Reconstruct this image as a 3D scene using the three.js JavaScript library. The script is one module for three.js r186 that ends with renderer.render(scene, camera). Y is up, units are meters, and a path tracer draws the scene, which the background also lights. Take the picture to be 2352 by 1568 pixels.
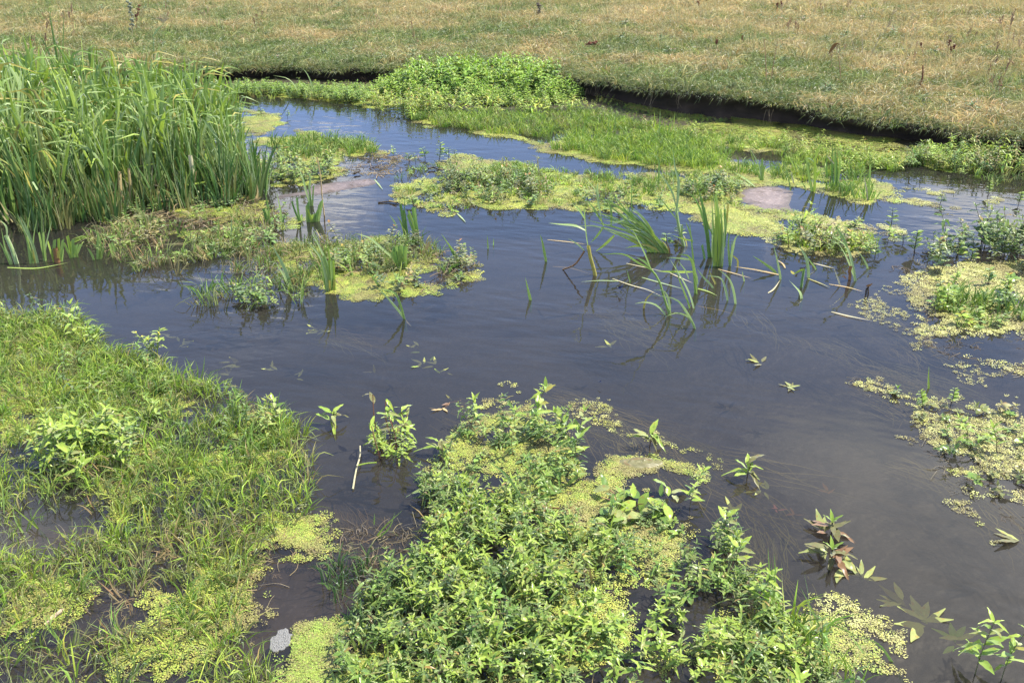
import * as THREE from 'three';
import { mergeGeometries } from 'three/addons/utils/BufferGeometryUtils.js';

// ------------------------------------------------------------------ camera, sky, sun, exposure
const scene = new THREE.Scene();
const CAM_H = 2.5, PITCH = 25.5 * Math.PI / 180, VFOV = 40;
const camera = new THREE.PerspectiveCamera(VFOV, 1024 / 682, 0.05, 2000);
camera.position.set(0, CAM_H, 0);
camera.rotation.set(-PITCH, 0, 0);
const renderer = new THREE.WebGLRenderer({ antialias: true });
renderer.toneMapping = THREE.LinearToneMapping;
renderer.toneMappingExposure = 2.05;
renderer.shadowMap.enabled = true;
const SUN_AZ = 56 * Math.PI / 180, SUN_EL = 54 * Math.PI / 180;
const SUN = new THREE.Vector3(Math.sin(SUN_AZ) * Math.cos(SUN_EL), Math.sin(SUN_EL), -Math.cos(SUN_AZ) * Math.cos(SUN_EL));
const sun = new THREE.DirectionalLight(new THREE.Color().setRGB(1, 0.93, 0.79), 5);
sun.position.copy(SUN).multiplyScalar(40); sun.castShadow = true;
sun.shadow.mapSize.set(4096, 4096);
Object.assign(sun.shadow.camera, { left: -22, right: 22, top: 22, bottom: -22, near: 1, far: 90 });
scene.add(sun); scene.add(sun.target); sun.target.position.set(0, 0, -8);

// ------------------------------------------------------------------ random numbers and noise
let seed = 1234567;
const reseed = (s) => { seed = s | 0; };
const R = () => { seed = (seed + 0x6d2b79f5) | 0; let t = Math.imul(seed ^ (seed >>> 15), 1 | seed); t = (t + Math.imul(t ^ (t >>> 7), 61 | t)) ^ t; return ((t ^ (t >>> 14)) >>> 0) / 4294967296; };
const rr = (a, b) => a + (b - a) * R();
const pick = (a) => a[Math.min(a.length - 1, Math.floor(R() * a.length))];
const V = (x, y, z) => new THREE.Vector3(x, y, z);
const lerp = (a, b, t) => a + (b - a) * t;
const smooth = (a, b, x) => { const t = Math.min(1, Math.max(0, (x - a) / (b - a))); return t * t * (3 - 2 * t); };
const hash = (x, y) => { let h = Math.imul(x | 0, 374761393) + Math.imul(y | 0, 668265263); h = Math.imul(h ^ (h >>> 13), 1274126177); return ((h ^ (h >>> 16)) >>> 0) / 4294967296; };
function noise(x, y, per = 0) {
  const xi = Math.floor(x), yi = Math.floor(y), fx = x - xi, fy = y - yi, u = fx * fx * (3 - 2 * fx), v = fy * fy * (3 - 2 * fy);
  const w = (a) => per ? ((a % per) + per) % per : a;
  return lerp(lerp(hash(w(xi), w(yi)), hash(w(xi + 1), w(yi)), u), lerp(hash(w(xi), w(yi + 1)), hash(w(xi + 1), w(yi + 1)), u), v);
}
function fbm(x, y, oct = 4, per = 0) { let s = 0, a = 0.5, f = 1, n = 0; for (let i = 0; i < oct; i++) { s += a * noise(x * f + i * 17.3 * (per ? 0 : 1), y * f + i * 9.1 * (per ? 0 : 1), per ? per * f : 0); n += a; a *= 0.5; f *= 2; } return s / n; }

// ------------------------------------------------------------------ sky: clear blue, paler low down, loose fair-weather clouds
{
  const W = 1024, H = 512, d = new Float32Array(W * H * 4);
  for (let j = 0; j < H; j++) for (let i = 0; i < W; i++) {
    const el = ((j + 0.5) / H - 0.5) * Math.PI, az = ((i + 0.5) / W - 0.5) * 2 * Math.PI;   // row 0 looks straight down
    const y = Math.sin(el), x = Math.cos(el) * Math.cos(az), z = Math.cos(el) * Math.sin(az);
    const t = Math.pow(Math.max(0, y), 0.75);
    let c = [lerp(0.42, 0.03, t), lerp(0.66, 0.08, t), lerp(1.2, 0.26, t)];
    const g = Math.max(0, x * SUN.x + y * SUN.y + z * SUN.z), glow = 0.35 * Math.pow(g, 12);
    c = c.map((v, k) => v + glow * [1, 0.97, 0.9][k]);
    if (y > 0.02) {
      const px = x / (y + 0.12), pz = z / (y + 0.12);
      const n = fbm(px * 1.5 + 47.03, pz * 1.5 + 19.52, 6), m = smooth(0.52, 0.68, n) * 0.85;
      const cl = [1.25, 1.27, 1.32];
      c = c.map((v, k) => lerp(v, cl[k] * lerp(0.75, 1, noise(px * 4, pz * 4)), m));
    }
    if (y < 0) c = [0.16, 0.17, 0.12];
    const o = (j * W + i) * 4; d[o] = c[0]; d[o + 1] = c[1]; d[o + 2] = c[2]; d[o + 3] = 1;
  }
  const sky = new THREE.DataTexture(d, W, H, THREE.RGBAFormat, THREE.FloatType);
  sky.mapping = THREE.EquirectangularReflectionMapping; sky.magFilter = THREE.LinearFilter; sky.minFilter = THREE.LinearFilter; sky.needsUpdate = true;
  scene.background = sky; scene.environment = sky;
}

// ------------------------------------------------------------------ from the survey sheet (2352 x 1568 units) to places on the ground
const FPX = 784 / Math.tan(VFOV * Math.PI / 360);
function ray(u, v) { const d = V((u - 1176) / FPX, (784 - v) / FPX, -1); return d.applyAxisAngle(V(1, 0, 0), -PITCH).normalize(); }
function px(u, v, y = 0) { const d = ray(u, v), t = (y - CAM_H) / Math.min(d.y, -0.012); return V(d.x * t, y, d.z * t); }
function upright(u, v, P, back = 0) { const d = ray(u, v), f = V(P.x, 0, P.z).normalize(), t = (P.x * f.x + P.z * f.z + back) / (d.x * f.x + d.z * f.z); return V(d.x * t, CAM_H + d.y * t, d.z * t); }
const view = (s, ox, oy) => (x, y) => [ox + s * x, oy + s * y];
const Z0 = view(1, 0, 0), ZC = view(0.293, 1263.3, 315.8), ZR = view(0.2014, 1665.2, 488.1), ZI = view(0.2746, 574.2, 344.5), ZL = view(0.2563, 0, 447.9), ZM = view(0.293, 689, 861.3), ZF = view(0.3652, 1492.9, 218.2), ZT = view(0.4629, 1263.3, 0);
const T = (r, c) => view(1 / 3, c * 784, r * 522.6);
const ground = (poly, y = 0, z = Z0) => poly.map(([a, b]) => px(...z(a, b), y));
function inside(poly, x, z) { let c = false; for (let i = 0, j = poly.length - 1; i < poly.length; j = i++) { const a = poly[i], b = poly[j]; if ((a.z > z) !== (b.z > z) && x < (b.x - a.x) * (z - a.z) / (b.z - a.z) + a.x) c = !c; } return c; }
function edge(poly, x, z) { let m = 1e9; for (let i = 0, j = poly.length - 1; i < poly.length; j = i++) { const a = poly[j], b = poly[i], dx = b.x - a.x, dz = b.z - a.z, t = Math.min(1, Math.max(0, ((x - a.x) * dx + (z - a.z) * dz) / (dx * dx + dz * dz + 1e-9))); m = Math.min(m, Math.hypot(x - a.x - t * dx, z - a.z - t * dz)); } return inside(poly, x, z) ? m : -m; }

// ------------------------------------------------------------------ naming
const used = new Map();
function numbered(n) { const k = used.get(n) ?? 0; used.set(n, k + 1); return k ? n + '_' + String(k).padStart(3, '0') : n; }
function tag(o, label, category, group, kind) { if (label) o.userData.label = label; if (category) o.userData.category = category; if (group) o.userData.group = group; if (kind) o.userData.kind = kind; return o; }
function thing(name, label, category, p, group) { const o = new THREE.Group(); o.name = numbered(name); o.position.copy(p ?? V(0, 0, 0)); scene.add(o); return tag(o, label, category, group); }
function mesh(name, geo, mat, parent) { const m = new THREE.Mesh(geo, mat); m.name = parent === scene ? numbered(name) : name; m.castShadow = m.receiveShadow = true; parent.add(m); return m; }
function struct(name, geo, mat, label) { const m = mesh(name, geo, mat, scene); return tag(m, label, null, null, 'structure'); }

// ------------------------------------------------------------------ textures and materials
function tex(w, h, f, srgb = false) {
  const d = new Uint8Array(w * h * 4);
  for (let j = 0; j < h; j++) for (let i = 0; i < w; i++) { const c = f(i / w, j / h), o = (j * w + i) * 4; for (let k = 0; k < 3; k++) d[o + k] = Math.max(0, Math.min(255, Math.round(255 * c[k]))); d[o + 3] = 255; }
  const t = new THREE.DataTexture(d, w, h); t.wrapS = t.wrapT = THREE.RepeatWrapping; t.magFilter = THREE.LinearFilter; t.minFilter = THREE.LinearMipmapLinearFilter; t.generateMipmaps = true; t.needsUpdate = true;
  if (srgb) t.colorSpace = THREE.SRGBColorSpace;
  return t;
}
const rep = (t, x, y) => { const c = t.clone(); c.repeat.set(x, y); c.needsUpdate = true; return c; };
const streakMap = tex(64, 256, (u, v) => { const a = 0.72 + 0.28 * noise(u * 16, v * 4, 16) * (0.7 + 0.3 * noise(u * 8, v * 16, 8)), b = 0.9 + 0.1 * noise(u * 4, v * 8, 4), rib = Math.abs(u - 0.5) < 0.04 ? 1.06 : 1; return [a * b * rib, a * rib, a * b * 0.9 * rib]; });
const leafMap = tex(64, 128, (u, v) => {
  const side = Math.abs(u - 0.5), vein = Math.abs(((v * 9 - side * 5) % 1 + 1) % 1 - 0.5) < 0.09 ? 0.92 : 1, mid = side < 0.035 ? 1.12 : 1;
  const blot = 0.78 + 0.3 * fbm(u * 4, v * 8, 3), rust = smooth(0.66, 0.8, fbm(u * 3 + 9, v * 6 + 4, 3));
  return [blot * vein * mid * lerp(1, 1.1, rust) * 0.9, blot * vein * mid * lerp(1, 0.75, rust) * 0.9, blot * vein * lerp(1, 0.6, rust) * 0.85];
});
const C = (r, g, b) => new THREE.Color().setRGB(r, g, b);
function leafMat(r, g, b, o = {}) {
  return new THREE.MeshPhysicalMaterial({ color: C(r, g, b), roughness: 1, transmission: o.through ?? 0.34, thickness: 0, clearcoat: o.coat ?? 0.32, clearcoatRoughness: o.cr ?? 0.3, map: o.map ?? streakMap, side: THREE.DoubleSide });
}
const M = {
  g: leafMat(0.24, 0.36, 0.08), d: leafMat(0.13, 0.25, 0.05), p: leafMat(0.34, 0.45, 0.19), k: leafMat(0.34, 0.46, 0.055), y: leafMat(0.42, 0.37, 0.08, { through: 0.25 }),
  t: leafMat(0.5, 0.36, 0.19, { through: 0.15, coat: 0.1 }), b: leafMat(0.22, 0.11, 0.045, { through: 0.1, coat: 0.15 }), w: leafMat(0.5, 0.44, 0.31, { through: 0.1, coat: 0.2 }), s: leafMat(0.045, 0.03, 0.02, { through: 0.05, coat: 0.2 }),
  l1: leafMat(0.26, 0.41, 0.042, { map: leafMap, coat: 0.45, cr: 0.26 }), l2: leafMat(0.36, 0.5, 0.06, { map: leafMap, coat: 0.45, cr: 0.26 }), l3: leafMat(0.13, 0.26, 0.035, { map: leafMap, coat: 0.45, cr: 0.25 }), l4: leafMat(0.33, 0.38, 0.12, { map: leafMap, coat: 0.4 }),
  olive: leafMat(0.17, 0.17, 0.05, { map: leafMap, coat: 0.28 }), rust: leafMat(0.26, 0.14, 0.06, { map: leafMap, coat: 0.45 }), sub: leafMat(0.36, 0.4, 0.13, { map: leafMap, coat: 0, through: 0.2 }), pink: leafMat(0.42, 0.2, 0.17, { map: leafMap, coat: 0.1, through: 0.1 }),
  tint: leafMat(1, 1, 1), leafTint: leafMat(1, 1, 1, { map: leafMap, coat: 0.45, cr: 0.26 }), dry: leafMat(1, 1, 1, { through: 0.45, coat: 0.15, cr: 0.45 }),
  weedDim: leafMat(1, 1, 1, { coat: 0, through: 0.2 }),
  stem: new THREE.MeshStandardMaterial({ color: C(0.1, 0.1, 0.04), roughness: 0.6 }), stemRed: new THREE.MeshStandardMaterial({ color: C(0.2, 0.085, 0.05), roughness: 0.55 }), stemDark: new THREE.MeshStandardMaterial({ color: C(0.04, 0.026, 0.016), roughness: 0.5 }),
};
M.duck = new THREE.MeshPhysicalMaterial({ color: C(1, 1, 1), roughness: 0.6, clearcoat: 0.2, clearcoatRoughness: 0.25, side: THREE.DoubleSide });

// ------------------------------------------------------------------ geometry builders
function ribbon(pts, width, { seg = 9, twist = 0, turn = 0, fold = 0.14, cut = 0, from = 0.55, face = null } = {}) {
  const curve = pts.length > 2 ? new THREE.CatmullRomCurve3(pts, false, 'centripetal') : new THREE.LineCurve3(pts[0], pts[1]);
  const pos = [], uv = [], idx = [], len = curve.getLength();
  for (let i = 0; i <= seg; i++) {
    const t = i / seg, p = curve.getPoint(t), tan = curve.getTangent(t);
    const look = face ? face.clone() : V(0, CAM_H, 0).sub(p).normalize();
    let s = tan.clone().cross(look); if (s.lengthSq() < 1e-5) s.set(1, 0, 0); s.normalize();
    s.applyAxisAngle(tan, twist + turn * t);
    const n = s.clone().cross(tan).normalize();
    const w = width * 0.5 * (cut ? lerp(0.8, 1, smooth(0, 0.3, t)) : lerp(0.62, 1, smooth(0, from * 0.6, t)) * (t < from ? 1 : Math.pow(Math.max(0.02, 1 - (t - from) / (1 - from)), 0.75)));
    const skew = cut && i === seg ? cut * width : 0;
    const a = p.clone().addScaledVector(s, -w).addScaledVector(tan, -skew), b = p.clone().addScaledVector(n, -fold * w * 2), c = p.clone().addScaledVector(s, w).addScaledVector(tan, skew);
    for (const q of [a, b, c]) pos.push(q.x, q.y, q.z);
    uv.push(0, t * len * 3, 0.5, t * len * 3, 1, t * len * 3);
    if (i) { const o = i * 3, q = o - 3; idx.push(q, q + 1, o, o, q + 1, o + 1, q + 1, q + 2, o + 1, o + 1, q + 2, o + 2); }
  }
  const g = new THREE.BufferGeometry(); g.setAttribute('position', new THREE.Float32BufferAttribute(pos, 3)); g.setAttribute('uv', new THREE.Float32BufferAttribute(uv, 2)); g.setIndex(idx); g.computeVertexNormals(); return g;
}
function tube(pts, r0, r1, sides = 5, seg = 6) {
  const curve = pts.length > 2 ? new THREE.CatmullRomCurve3(pts, false, 'centripetal') : new THREE.LineCurve3(pts[0], pts[1]);
  const g = new THREE.TubeGeometry(curve, seg, 1, sides, false), p = g.attributes.position, n = g.attributes.normal;
  for (let i = 0; i < p.count; i++) { const t = Math.floor(i / (sides + 1)) / seg, r = lerp(r0, r1, t); p.setXYZ(i, p.getX(i) + n.getX(i) * (r - 1), p.getY(i) + n.getY(i) * (r - 1), p.getZ(i) + n.getZ(i) * (r - 1)); }
  return g;
}
// a lance-shaped or oval leaf of length 1 along +z, base at the origin, upper side +y
function leaf({ w = 0.26, arch = 0.35, fold = 0.25, wave = 0.03, wide = 0.4, seg = 6, point = 1.0 } = {}) {
  const pos = [], uv = [], idx = [];
  for (let i = 0; i <= seg; i++) {
    const t = i / seg, k = t < wide ? Math.sin(Math.PI / 2 * Math.pow(t / wide, 0.8)) : Math.pow(Math.cos(Math.PI / 2 * (t - wide) / (1 - wide)), point), ww = Math.max(0.012, w * 0.5 * k);
    const y = 0.12 * t - arch * t * t, wv = wave * Math.sin(t * 15 + w * 40);
    pos.push(-ww, y + fold * ww + wv, t, 0, y, t, ww, y + fold * ww - wv, t); uv.push(0, t, 0.5, t, 1, t);
    if (i) { const o = i * 3, q = o - 3; idx.push(q, o, q + 1, o, o + 1, q + 1, q + 1, o + 1, q + 2, o + 1, o + 2, q + 2); }
  }
  const g = new THREE.BufferGeometry(); g.setAttribute('position', new THREE.Float32BufferAttribute(pos, 3)); g.setAttribute('uv', new THREE.Float32BufferAttribute(uv, 2)); g.setIndex(idx); g.computeVertexNormals(); return g;
}
const LEAF = [leaf({ w: 0.28, arch: 0.35 }), leaf({ w: 0.33, arch: 0.2, fold: 0.35, wave: 0.02 }), leaf({ w: 0.25, arch: 0.6, wave: 0.04 }), leaf({ w: 0.36, arch: 0.15, fold: 0.15 })];
const OVAL = [leaf({ w: 0.52, arch: 0.2, wide: 0.5, point: 0.7 }), leaf({ w: 0.6, arch: 0.35, fold: 0.12, wide: 0.52, point: 0.65 })];
const CURL = [leaf({ w: 0.3, arch: 1.15, wave: 0.06, fold: 0.5, seg: 8 }), leaf({ w: 0.26, arch: 0.9, wave: 0.08, fold: 0.6, seg: 8 })];
const FLAT = [leaf({ w: 0.3, arch: 0.05, wave: 0.015, fold: 0.08 }), leaf({ w: 0.24, arch: -0.05, wave: 0.02, fold: 0.05 })];
const mat4 = (p, q, s) => new THREE.Matrix4().compose(p, q, typeof s === 'number' ? V(s, s, s) : s);
const leafTurn = (az, up, roll = 0) => new THREE.Quaternion().setFromEuler(new THREE.Euler(-up, az, roll, 'YXZ'));
function tuft(n, h, w, spread, bend, seg = 3, shade = 0.3) {                     // a tuft of grass blades, each of its own tone
  const gs = [];
  for (let i = 0; i < n; i++) {
    const az = R() * 6.283, r = spread * Math.sqrt(R()), L = h * rr(0.45, 1.1), out = bend * rr(0.3, 1.2), b = V(Math.cos(az) * r, 0, Math.sin(az) * r), a2 = az + rr(-1, 1), d = V(Math.cos(a2), 0, Math.sin(a2));
    const g = ribbon([b, b.clone().addScaledVector(d, L * out * 0.25).add(V(0, L * 0.55, 0)), b.clone().addScaledVector(d, L * out * 0.9).add(V(0, L * (1 - 0.45 * out * out), 0))], w * rr(0.7, 1.2), { seg, twist: rr(-1, 1), fold: 0.1, from: 0.35, face: V(Math.cos(R() * 6.28), 0.3, Math.sin(R() * 6.28)).normalize() });
    const t = 1 - shade * R(), y = R() < 0.1 ? 1.3 : rr(0.9, 1.12), c = new Float32Array(g.attributes.position.count * 3); for (let k = 0; k < c.length; k += 3) { c[k] = t * y; c[k + 1] = t; c[k + 2] = t; } g.setAttribute('color', new THREE.BufferAttribute(c, 3)); gs.push(g);
  }
  return mergeGeometries(gs);
}
function leafyParts({ h = 0.16, pairs = 5, len = 0.06, kinds = LEAF, lean = 0.25, top = 4, reach = 0.5 }) {   // places of stem and leaves of one upright herb
  const az0 = R() * 6.283, tip = V(Math.cos(az0) * h * lean, h, Math.sin(az0) * h * lean), out = [];
  const at = (t) => V(tip.x * t * t, h * t, tip.z * t * t);
  for (let i = 0; i < pairs; i++) {
    const t = 0.25 + 0.7 * (i + 0.5) / pairs, p = at(t), a = az0 + i * 1.571 + rr(-0.4, 0.4), L = len * (0.75 + 0.5 * Math.sin(Math.PI * t)) * rr(0.75, 1.15);
    for (const s of [0, Math.PI]) if (R() < 0.9) out.push({ g: pick(kinds), m: mat4(p, leafTurn(a + s + rr(-0.3, 0.3), rr(0.1, 0.75) * (1.2 - reach), rr(-0.35, 0.35)), L), t });
  }
  for (let i = 0; i < top; i++) out.push({ g: pick(kinds), m: mat4(at(1), leafTurn(az0 + i * 6.283 / top + rr(-0.2, 0.2), rr(0.5, 1.15), 0), len * rr(0.45, 0.85)), t: 1 });
  return { stem: tube([V(0, -0.03, 0), at(0.5), at(1)], 0.0022, 0.0014, 4, 4), leaves: out };
}
function leafyMerged(spec) { const p = leafyParts(spec), gs = p.leaves.map((l) => l.g.clone().applyMatrix4(l.m)), s = p.stem.clone(); gs.push(s); for (const g of gs) { const t = rr(0.62, 1.08), ill = R(), rd = ill < 0.035 ? 1.5 : ill < 0.16 ? 1.25 : rr(0.9, 1.08), bl = ill < 0.035 ? 0.9 : 1, c = new Float32Array(g.attributes.position.count * 3); for (let k = 0; k < c.length; k += 3) { const e = g === s ? 0.55 : 1; c[k] = t * e * rr(0.95, 1.05) * (g === s ? 1.3 : 1); c[k + 1] = t * e * (g === s ? 0.7 : ill < 0.035 ? 0.72 : 1); c[k + 2] = t * e * bl; if (g !== s) c[k] *= rd; } g.setAttribute('color', new THREE.BufferAttribute(c, 3)); } return mergeGeometries(gs); }
function duckCluster(n, r, size) {
  const pos = [], nor = [], idx = [], col = [];
  for (let i = 0; i < n; i++) {
    const a0 = R() * 6.283, rad = r * Math.sqrt(R()), cx = Math.cos(a0) * rad, cz = Math.sin(a0) * rad, s = size * rr(0.7, 1.2), el = rr(0.65, 0.95), rot = R() * 6.283, tx = rr(-0.3, 0.3), tz = rr(-0.3, 0.3), y0 = rr(0, 0.0016), o = pos.length / 3, t = rr(0.5, 1.2);
    pos.push(cx, y0 + s * 0.22, cz); nor.push(0, 1, 0); col.push(t, t, t * 0.9);
    for (let k = 0; k < 7; k++) { const a = k / 7 * 6.283, x = Math.cos(a) * s, z = Math.sin(a) * s * el, X = x * Math.cos(rot) - z * Math.sin(rot), Z = x * Math.sin(rot) + z * Math.cos(rot); pos.push(cx + X, y0 + X * tx + Z * tz, cz + Z); const nn = V(X / s * 0.4 - tx, 1, Z / s * 0.4 - tz).normalize(); nor.push(nn.x, nn.y, nn.z); col.push(t * 0.95, t * 0.95, t * 0.8); idx.push(o, o + 1 + ((k + 1) % 7), o + 1 + k); }
  }
  const g = new THREE.BufferGeometry(); g.setAttribute('position', new THREE.Float32BufferAttribute(pos, 3)); g.setAttribute('normal', new THREE.Float32BufferAttribute(nor, 3)); g.setAttribute('color', new THREE.Float32BufferAttribute(col, 3)); g.setIndex(idx); return g;
}
const vc = (m) => { const c = m.clone(); c.vertexColors = true; return c; };
M.tintV = vc(M.tint); M.leafTintV = vc(M.leafTint); M.dryV = vc(M.dry); M.duckV = vc(M.duck); M.weedDimV = vc(M.weedDim);

// ------------------------------------------------------------------ scattering what nobody could count
function put(name, label, category, part, geos, mat, places, parent) {
  const root = parent ?? tag(thing(name, label, category), null, null, null, 'stuff');
  const lots = geos.map(() => []);
  for (const p of places) lots[p.v ?? Math.floor(R() * geos.length)].push(p);
  lots.forEach((lot, i) => {
    if (!lot.length) return;
    const im = new THREE.InstancedMesh(geos[i], mat, lot.length); im.name = part; im.castShadow = im.receiveShadow = true; im.userData.kind = 'stuff';
    lot.forEach((p, k) => { im.setMatrixAt(k, p.m); im.setColorAt(k, p.c); });
    root.add(im);
  });
  return root;
}
function spots(poly, perM2, o = {}) {             // random places in an outline on the ground, ragged at the rim, in clumps
  let x0 = 1e9, x1 = -1e9, z0 = 1e9, z1 = -1e9; for (const p of poly) { x0 = Math.min(x0, p.x); x1 = Math.max(x1, p.x); z0 = Math.min(z0, p.z); z1 = Math.max(z1, p.z); }
  const n = Math.round((x1 - x0) * (z1 - z0) * perM2), out = [], rag = o.rag ?? 0.06, f = o.freq ?? 3, gap = o.gap ?? 0;
  for (let i = 0; i < n; i++) {
    const x = lerp(x0, x1, R()), z = lerp(z0, z1, R());
    const e = edge(poly, x, z) + rag * 2 * (fbm(x * 5 + 31, z * 5 + 7, 3) - 0.5);
    if (e < 0 || (o.not && o.not(x, z))) continue;
    if (o.soft && R() > smooth(-0.02, o.soft, e + 0.07 * (noise(x * 22, z * 22) - 0.5))) continue;
    if (gap) { const q = fbm(x * f + (o.off ?? 0), z * f + 4.4, 4); if (R() > smooth(-0.09, 0.09, q - 0.5 - (gap - 0.5) * 0.5)) continue; }
    if (o.keep && R() > o.keep(x, z, e)) continue;
    out.push([x, z, e]);
  }
  return out;
}
function mix3(a, b, t) { return C(lerp(a[0], b[0], t), lerp(a[1], b[1], t), lerp(a[2], b[2], t)); }
function seat(list, o) {
  return list.map(([x, z, e]) => {
    const s = rr(o.s?.[0] ?? 0.7, o.s?.[1] ?? 1.2) * (o.grow ? o.grow(x, z, e) : 1), y = typeof o.y === 'function' ? o.y(x, z) : (o.y ?? 0) + (o.dy ? rr(0, o.dy) : 0);
    const q = new THREE.Quaternion().setFromEuler(new THREE.Euler(rr(-1, 1) * (o.tilt ?? 0.12) + (o.pitch ?? 0), o.az === undefined ? R() * 6.283 : o.az + rr(-1, 1) * (o.azr ?? 0.2), rr(-1, 1) * (o.tilt ?? 0.12), 'YXZ'));
    const c = o.col(x, z, e); return { m: mat4(V(x, y, z), q, V(s, s * rr(0.85, 1.15) * (o.flat ?? 1), s)), c };
  });
}
const shades = (list, j = 0.18, blend = null) => (x, z) => { const k = blend ? Math.min(list.length - 1, Math.max(0, Math.floor((blend(x, z) + rr(-0.25, 0.25)) * list.length))) : Math.floor(R() * list.length), c = list[k], t = 1 + rr(-j, j); return C(c[0] * t * rr(0.93, 1.07), c[1] * t, c[2] * t); };

const RIM_H = 0.38;
// ------------------------------------------------------------------ the stream: bed, mud bars, water
const SHELF = ground([[380, 235], [525, 228], [560, 220], [640, 223], [790, 238], [830, 241], [930, 272], [990, 291], [1100, 306], [1225, 320], [1240, 342], [1320, 352], [1420, 372], [1560, 384], [1700, 395], [1850, 372], [1960, 385], [2090, 380], [2250, 378], [2360, 366], [2600, 400], [2600, 300], [2200, 270], [1700, 200], [1300, 150], [380, 150]]);
const MUD_A = ground([[640, 455], [672, 446], [703, 446], [722, 446], [766, 438], [810, 430], [849, 424], [862, 417], [848, 412], [821, 415], [772, 420], [722, 427], [715, 440], [650, 449]]);
const MUD_B = ground([[675, 690], [560, 660], [600, 600], [680, 575], [800, 585], [880, 605], [865, 640], [850, 690], [880, 735], [760, 735], [600, 715]].map(([a, b]) => ZF(a, b)));
// the bank's crest, from which the meadow runs back
const rimPx = [[-900, 175], [-400, 165], [0, 156], [300, 151], [380, 150], [440, 149], [520, 147], [650, 147], [740, 150], [830, 148], [950, 150], [1100, 152], [1250, 158], [1345, 170], [1400, 176], [1440, 184], [1480, 190], [1560, 198], [1640, 205], [1700, 214], [1780, 226], [1850, 236], [1930, 250], [2000, 262], [2080, 270], [2140, 278], [2200, 292], [2260, 300], [2352, 312], [2500, 340], [2700, 375], [3100, 450]];
const crest = [[-900, 0.27], [740, 0.27], [1300, 0.32], [1600, 0.42], [1850, 0.35], [2200, 0.28], [3100, 0.28]];
const crestH = (u) => { let i = 0; while (i < crest.length - 2 && crest[i + 1][0] < u) i++; return lerp(crest[i][1], crest[i + 1][1], Math.min(1, Math.max(0, (u - crest[i][0]) / (crest[i + 1][0] - crest[i][0])))); };
const rimPts = rimPx.map(([u, v]) => px(u, v, crestH(u)));
rimPts.unshift(V(-70, 0.2, rimPts[0].z - 2)); rimPts.push(V(rimPts.at(-1).x + 40, 0.18, rimPts.at(-1).z + 22));
const rimCurve = new THREE.CatmullRomCurve3(rimPts, false, 'centripetal');
const RIM = rimCurve.getSpacedPoints(1500).map((p) => V(p.x + 0.1 * (fbm(p.x * 2.1, p.z * 2.1, 3) - 0.5), p.y + 0.06 * (fbm(p.x * 1.3 + 9, 4, 3) - 0.5), p.z + 0.46 * (fbm(p.x * 1.7, 2.2, 5) - 0.5)));
const BACK = V(0.3, 0, -1).normalize();
const rimFlat = RIM.map((p) => V(p.x, 0, p.z));
function rimAt(x, z) { let lo = 0, hi = RIM.length - 1; const f = (p) => p.x + 0.3 * p.z, q = x + 0.3 * z; while (hi - lo > 1) { const m = (lo + hi) >> 1; if (f(RIM[m]) < q) lo = m; else hi = m; } const a = RIM[lo], b = RIM[hi]; return [a, b, Math.min(1, Math.max(0, (q - f(a)) / (f(b) - f(a) + 1e-9)))]; }
const beyond = (x, z) => { const [a, b, t] = rimAt(x, z); return (lerp(a.z, b.z, t) - z) / -BACK.z; };   // how far behind the crest a place is, straight back
const rimY = (x, z) => { const [a, b, t] = rimAt(x, z); return lerp(a.y, b.y, t); };
const meadowY = (x, z, t) => lerp(rimY(x, z), 0.38, smooth(0, 7, t)) + 0.16 * (fbm(x * 0.5, z * 0.5, 4) - 0.5) * smooth(0, 2, t) - 0.05 * (1 - smooth(0, 0.3, t)) + 0.012 * t * smooth(2, 10, t) * (t < 60 ? 1 : 60 / t);
const FORE_L = ground([[-60, 1640], [-60, 1130], [100, 1150], [330, 1130], [720, 1100], [800, 1190], [960, 1250], [960, 1400], [900, 1640]]);
function bedY(x, z) {
  let y = -0.26 + 0.12 * (fbm(x * 0.8 + 3, z * 0.8 + 8, 4) - 0.5) + 0.02 * (fbm(x * 5, z * 5, 3) - 0.5);
  y = lerp(y, -0.055 + 0.05 * (fbm(x * 2.2, z * 2.2, 4) - 0.5), smooth(-0.35, 0.3, edge(FORE_L, x, z)));
  y = lerp(y, 0.0 + 0.03 * (fbm(x * 2, z * 2, 3) - 0.4), smooth(0.15, 0.9, edge(SHELF, x, z)));
  const front = -beyond(x, z); if (front > -0.6 && front < 1.3) y = Math.max(y, lerp(0.05, y, smooth(0.1, 0.7, front)) + 0.03 * (fbm(x * 3, z * 3, 3) - 0.5) * (1 - smooth(0.3, 1.1, front)));
  for (const [m, h] of [[MUD_A, 0.006], [MUD_B, 0.008]]) { const e = edge(m, x, z); if (e > -0.7) y = Math.max(y, lerp(y, h + 0.004 * (fbm(x * 9, z * 9, 3) - 0.5), smooth(-0.6, 0.02, e))); }
  return y;
}
const spread = (a, b, step, far) => { const v = []; for (let k = 1; far > 0 && k <= 9; k++) v.push(a - far * Math.pow((10 - k) / 9, 2)); for (let q = a; q <= b; q += step) v.push(q); for (let k = 1; far > 0 && k <= 9; k++) v.push(b + far * Math.pow(k / 9, 2)); return v; };
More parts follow.
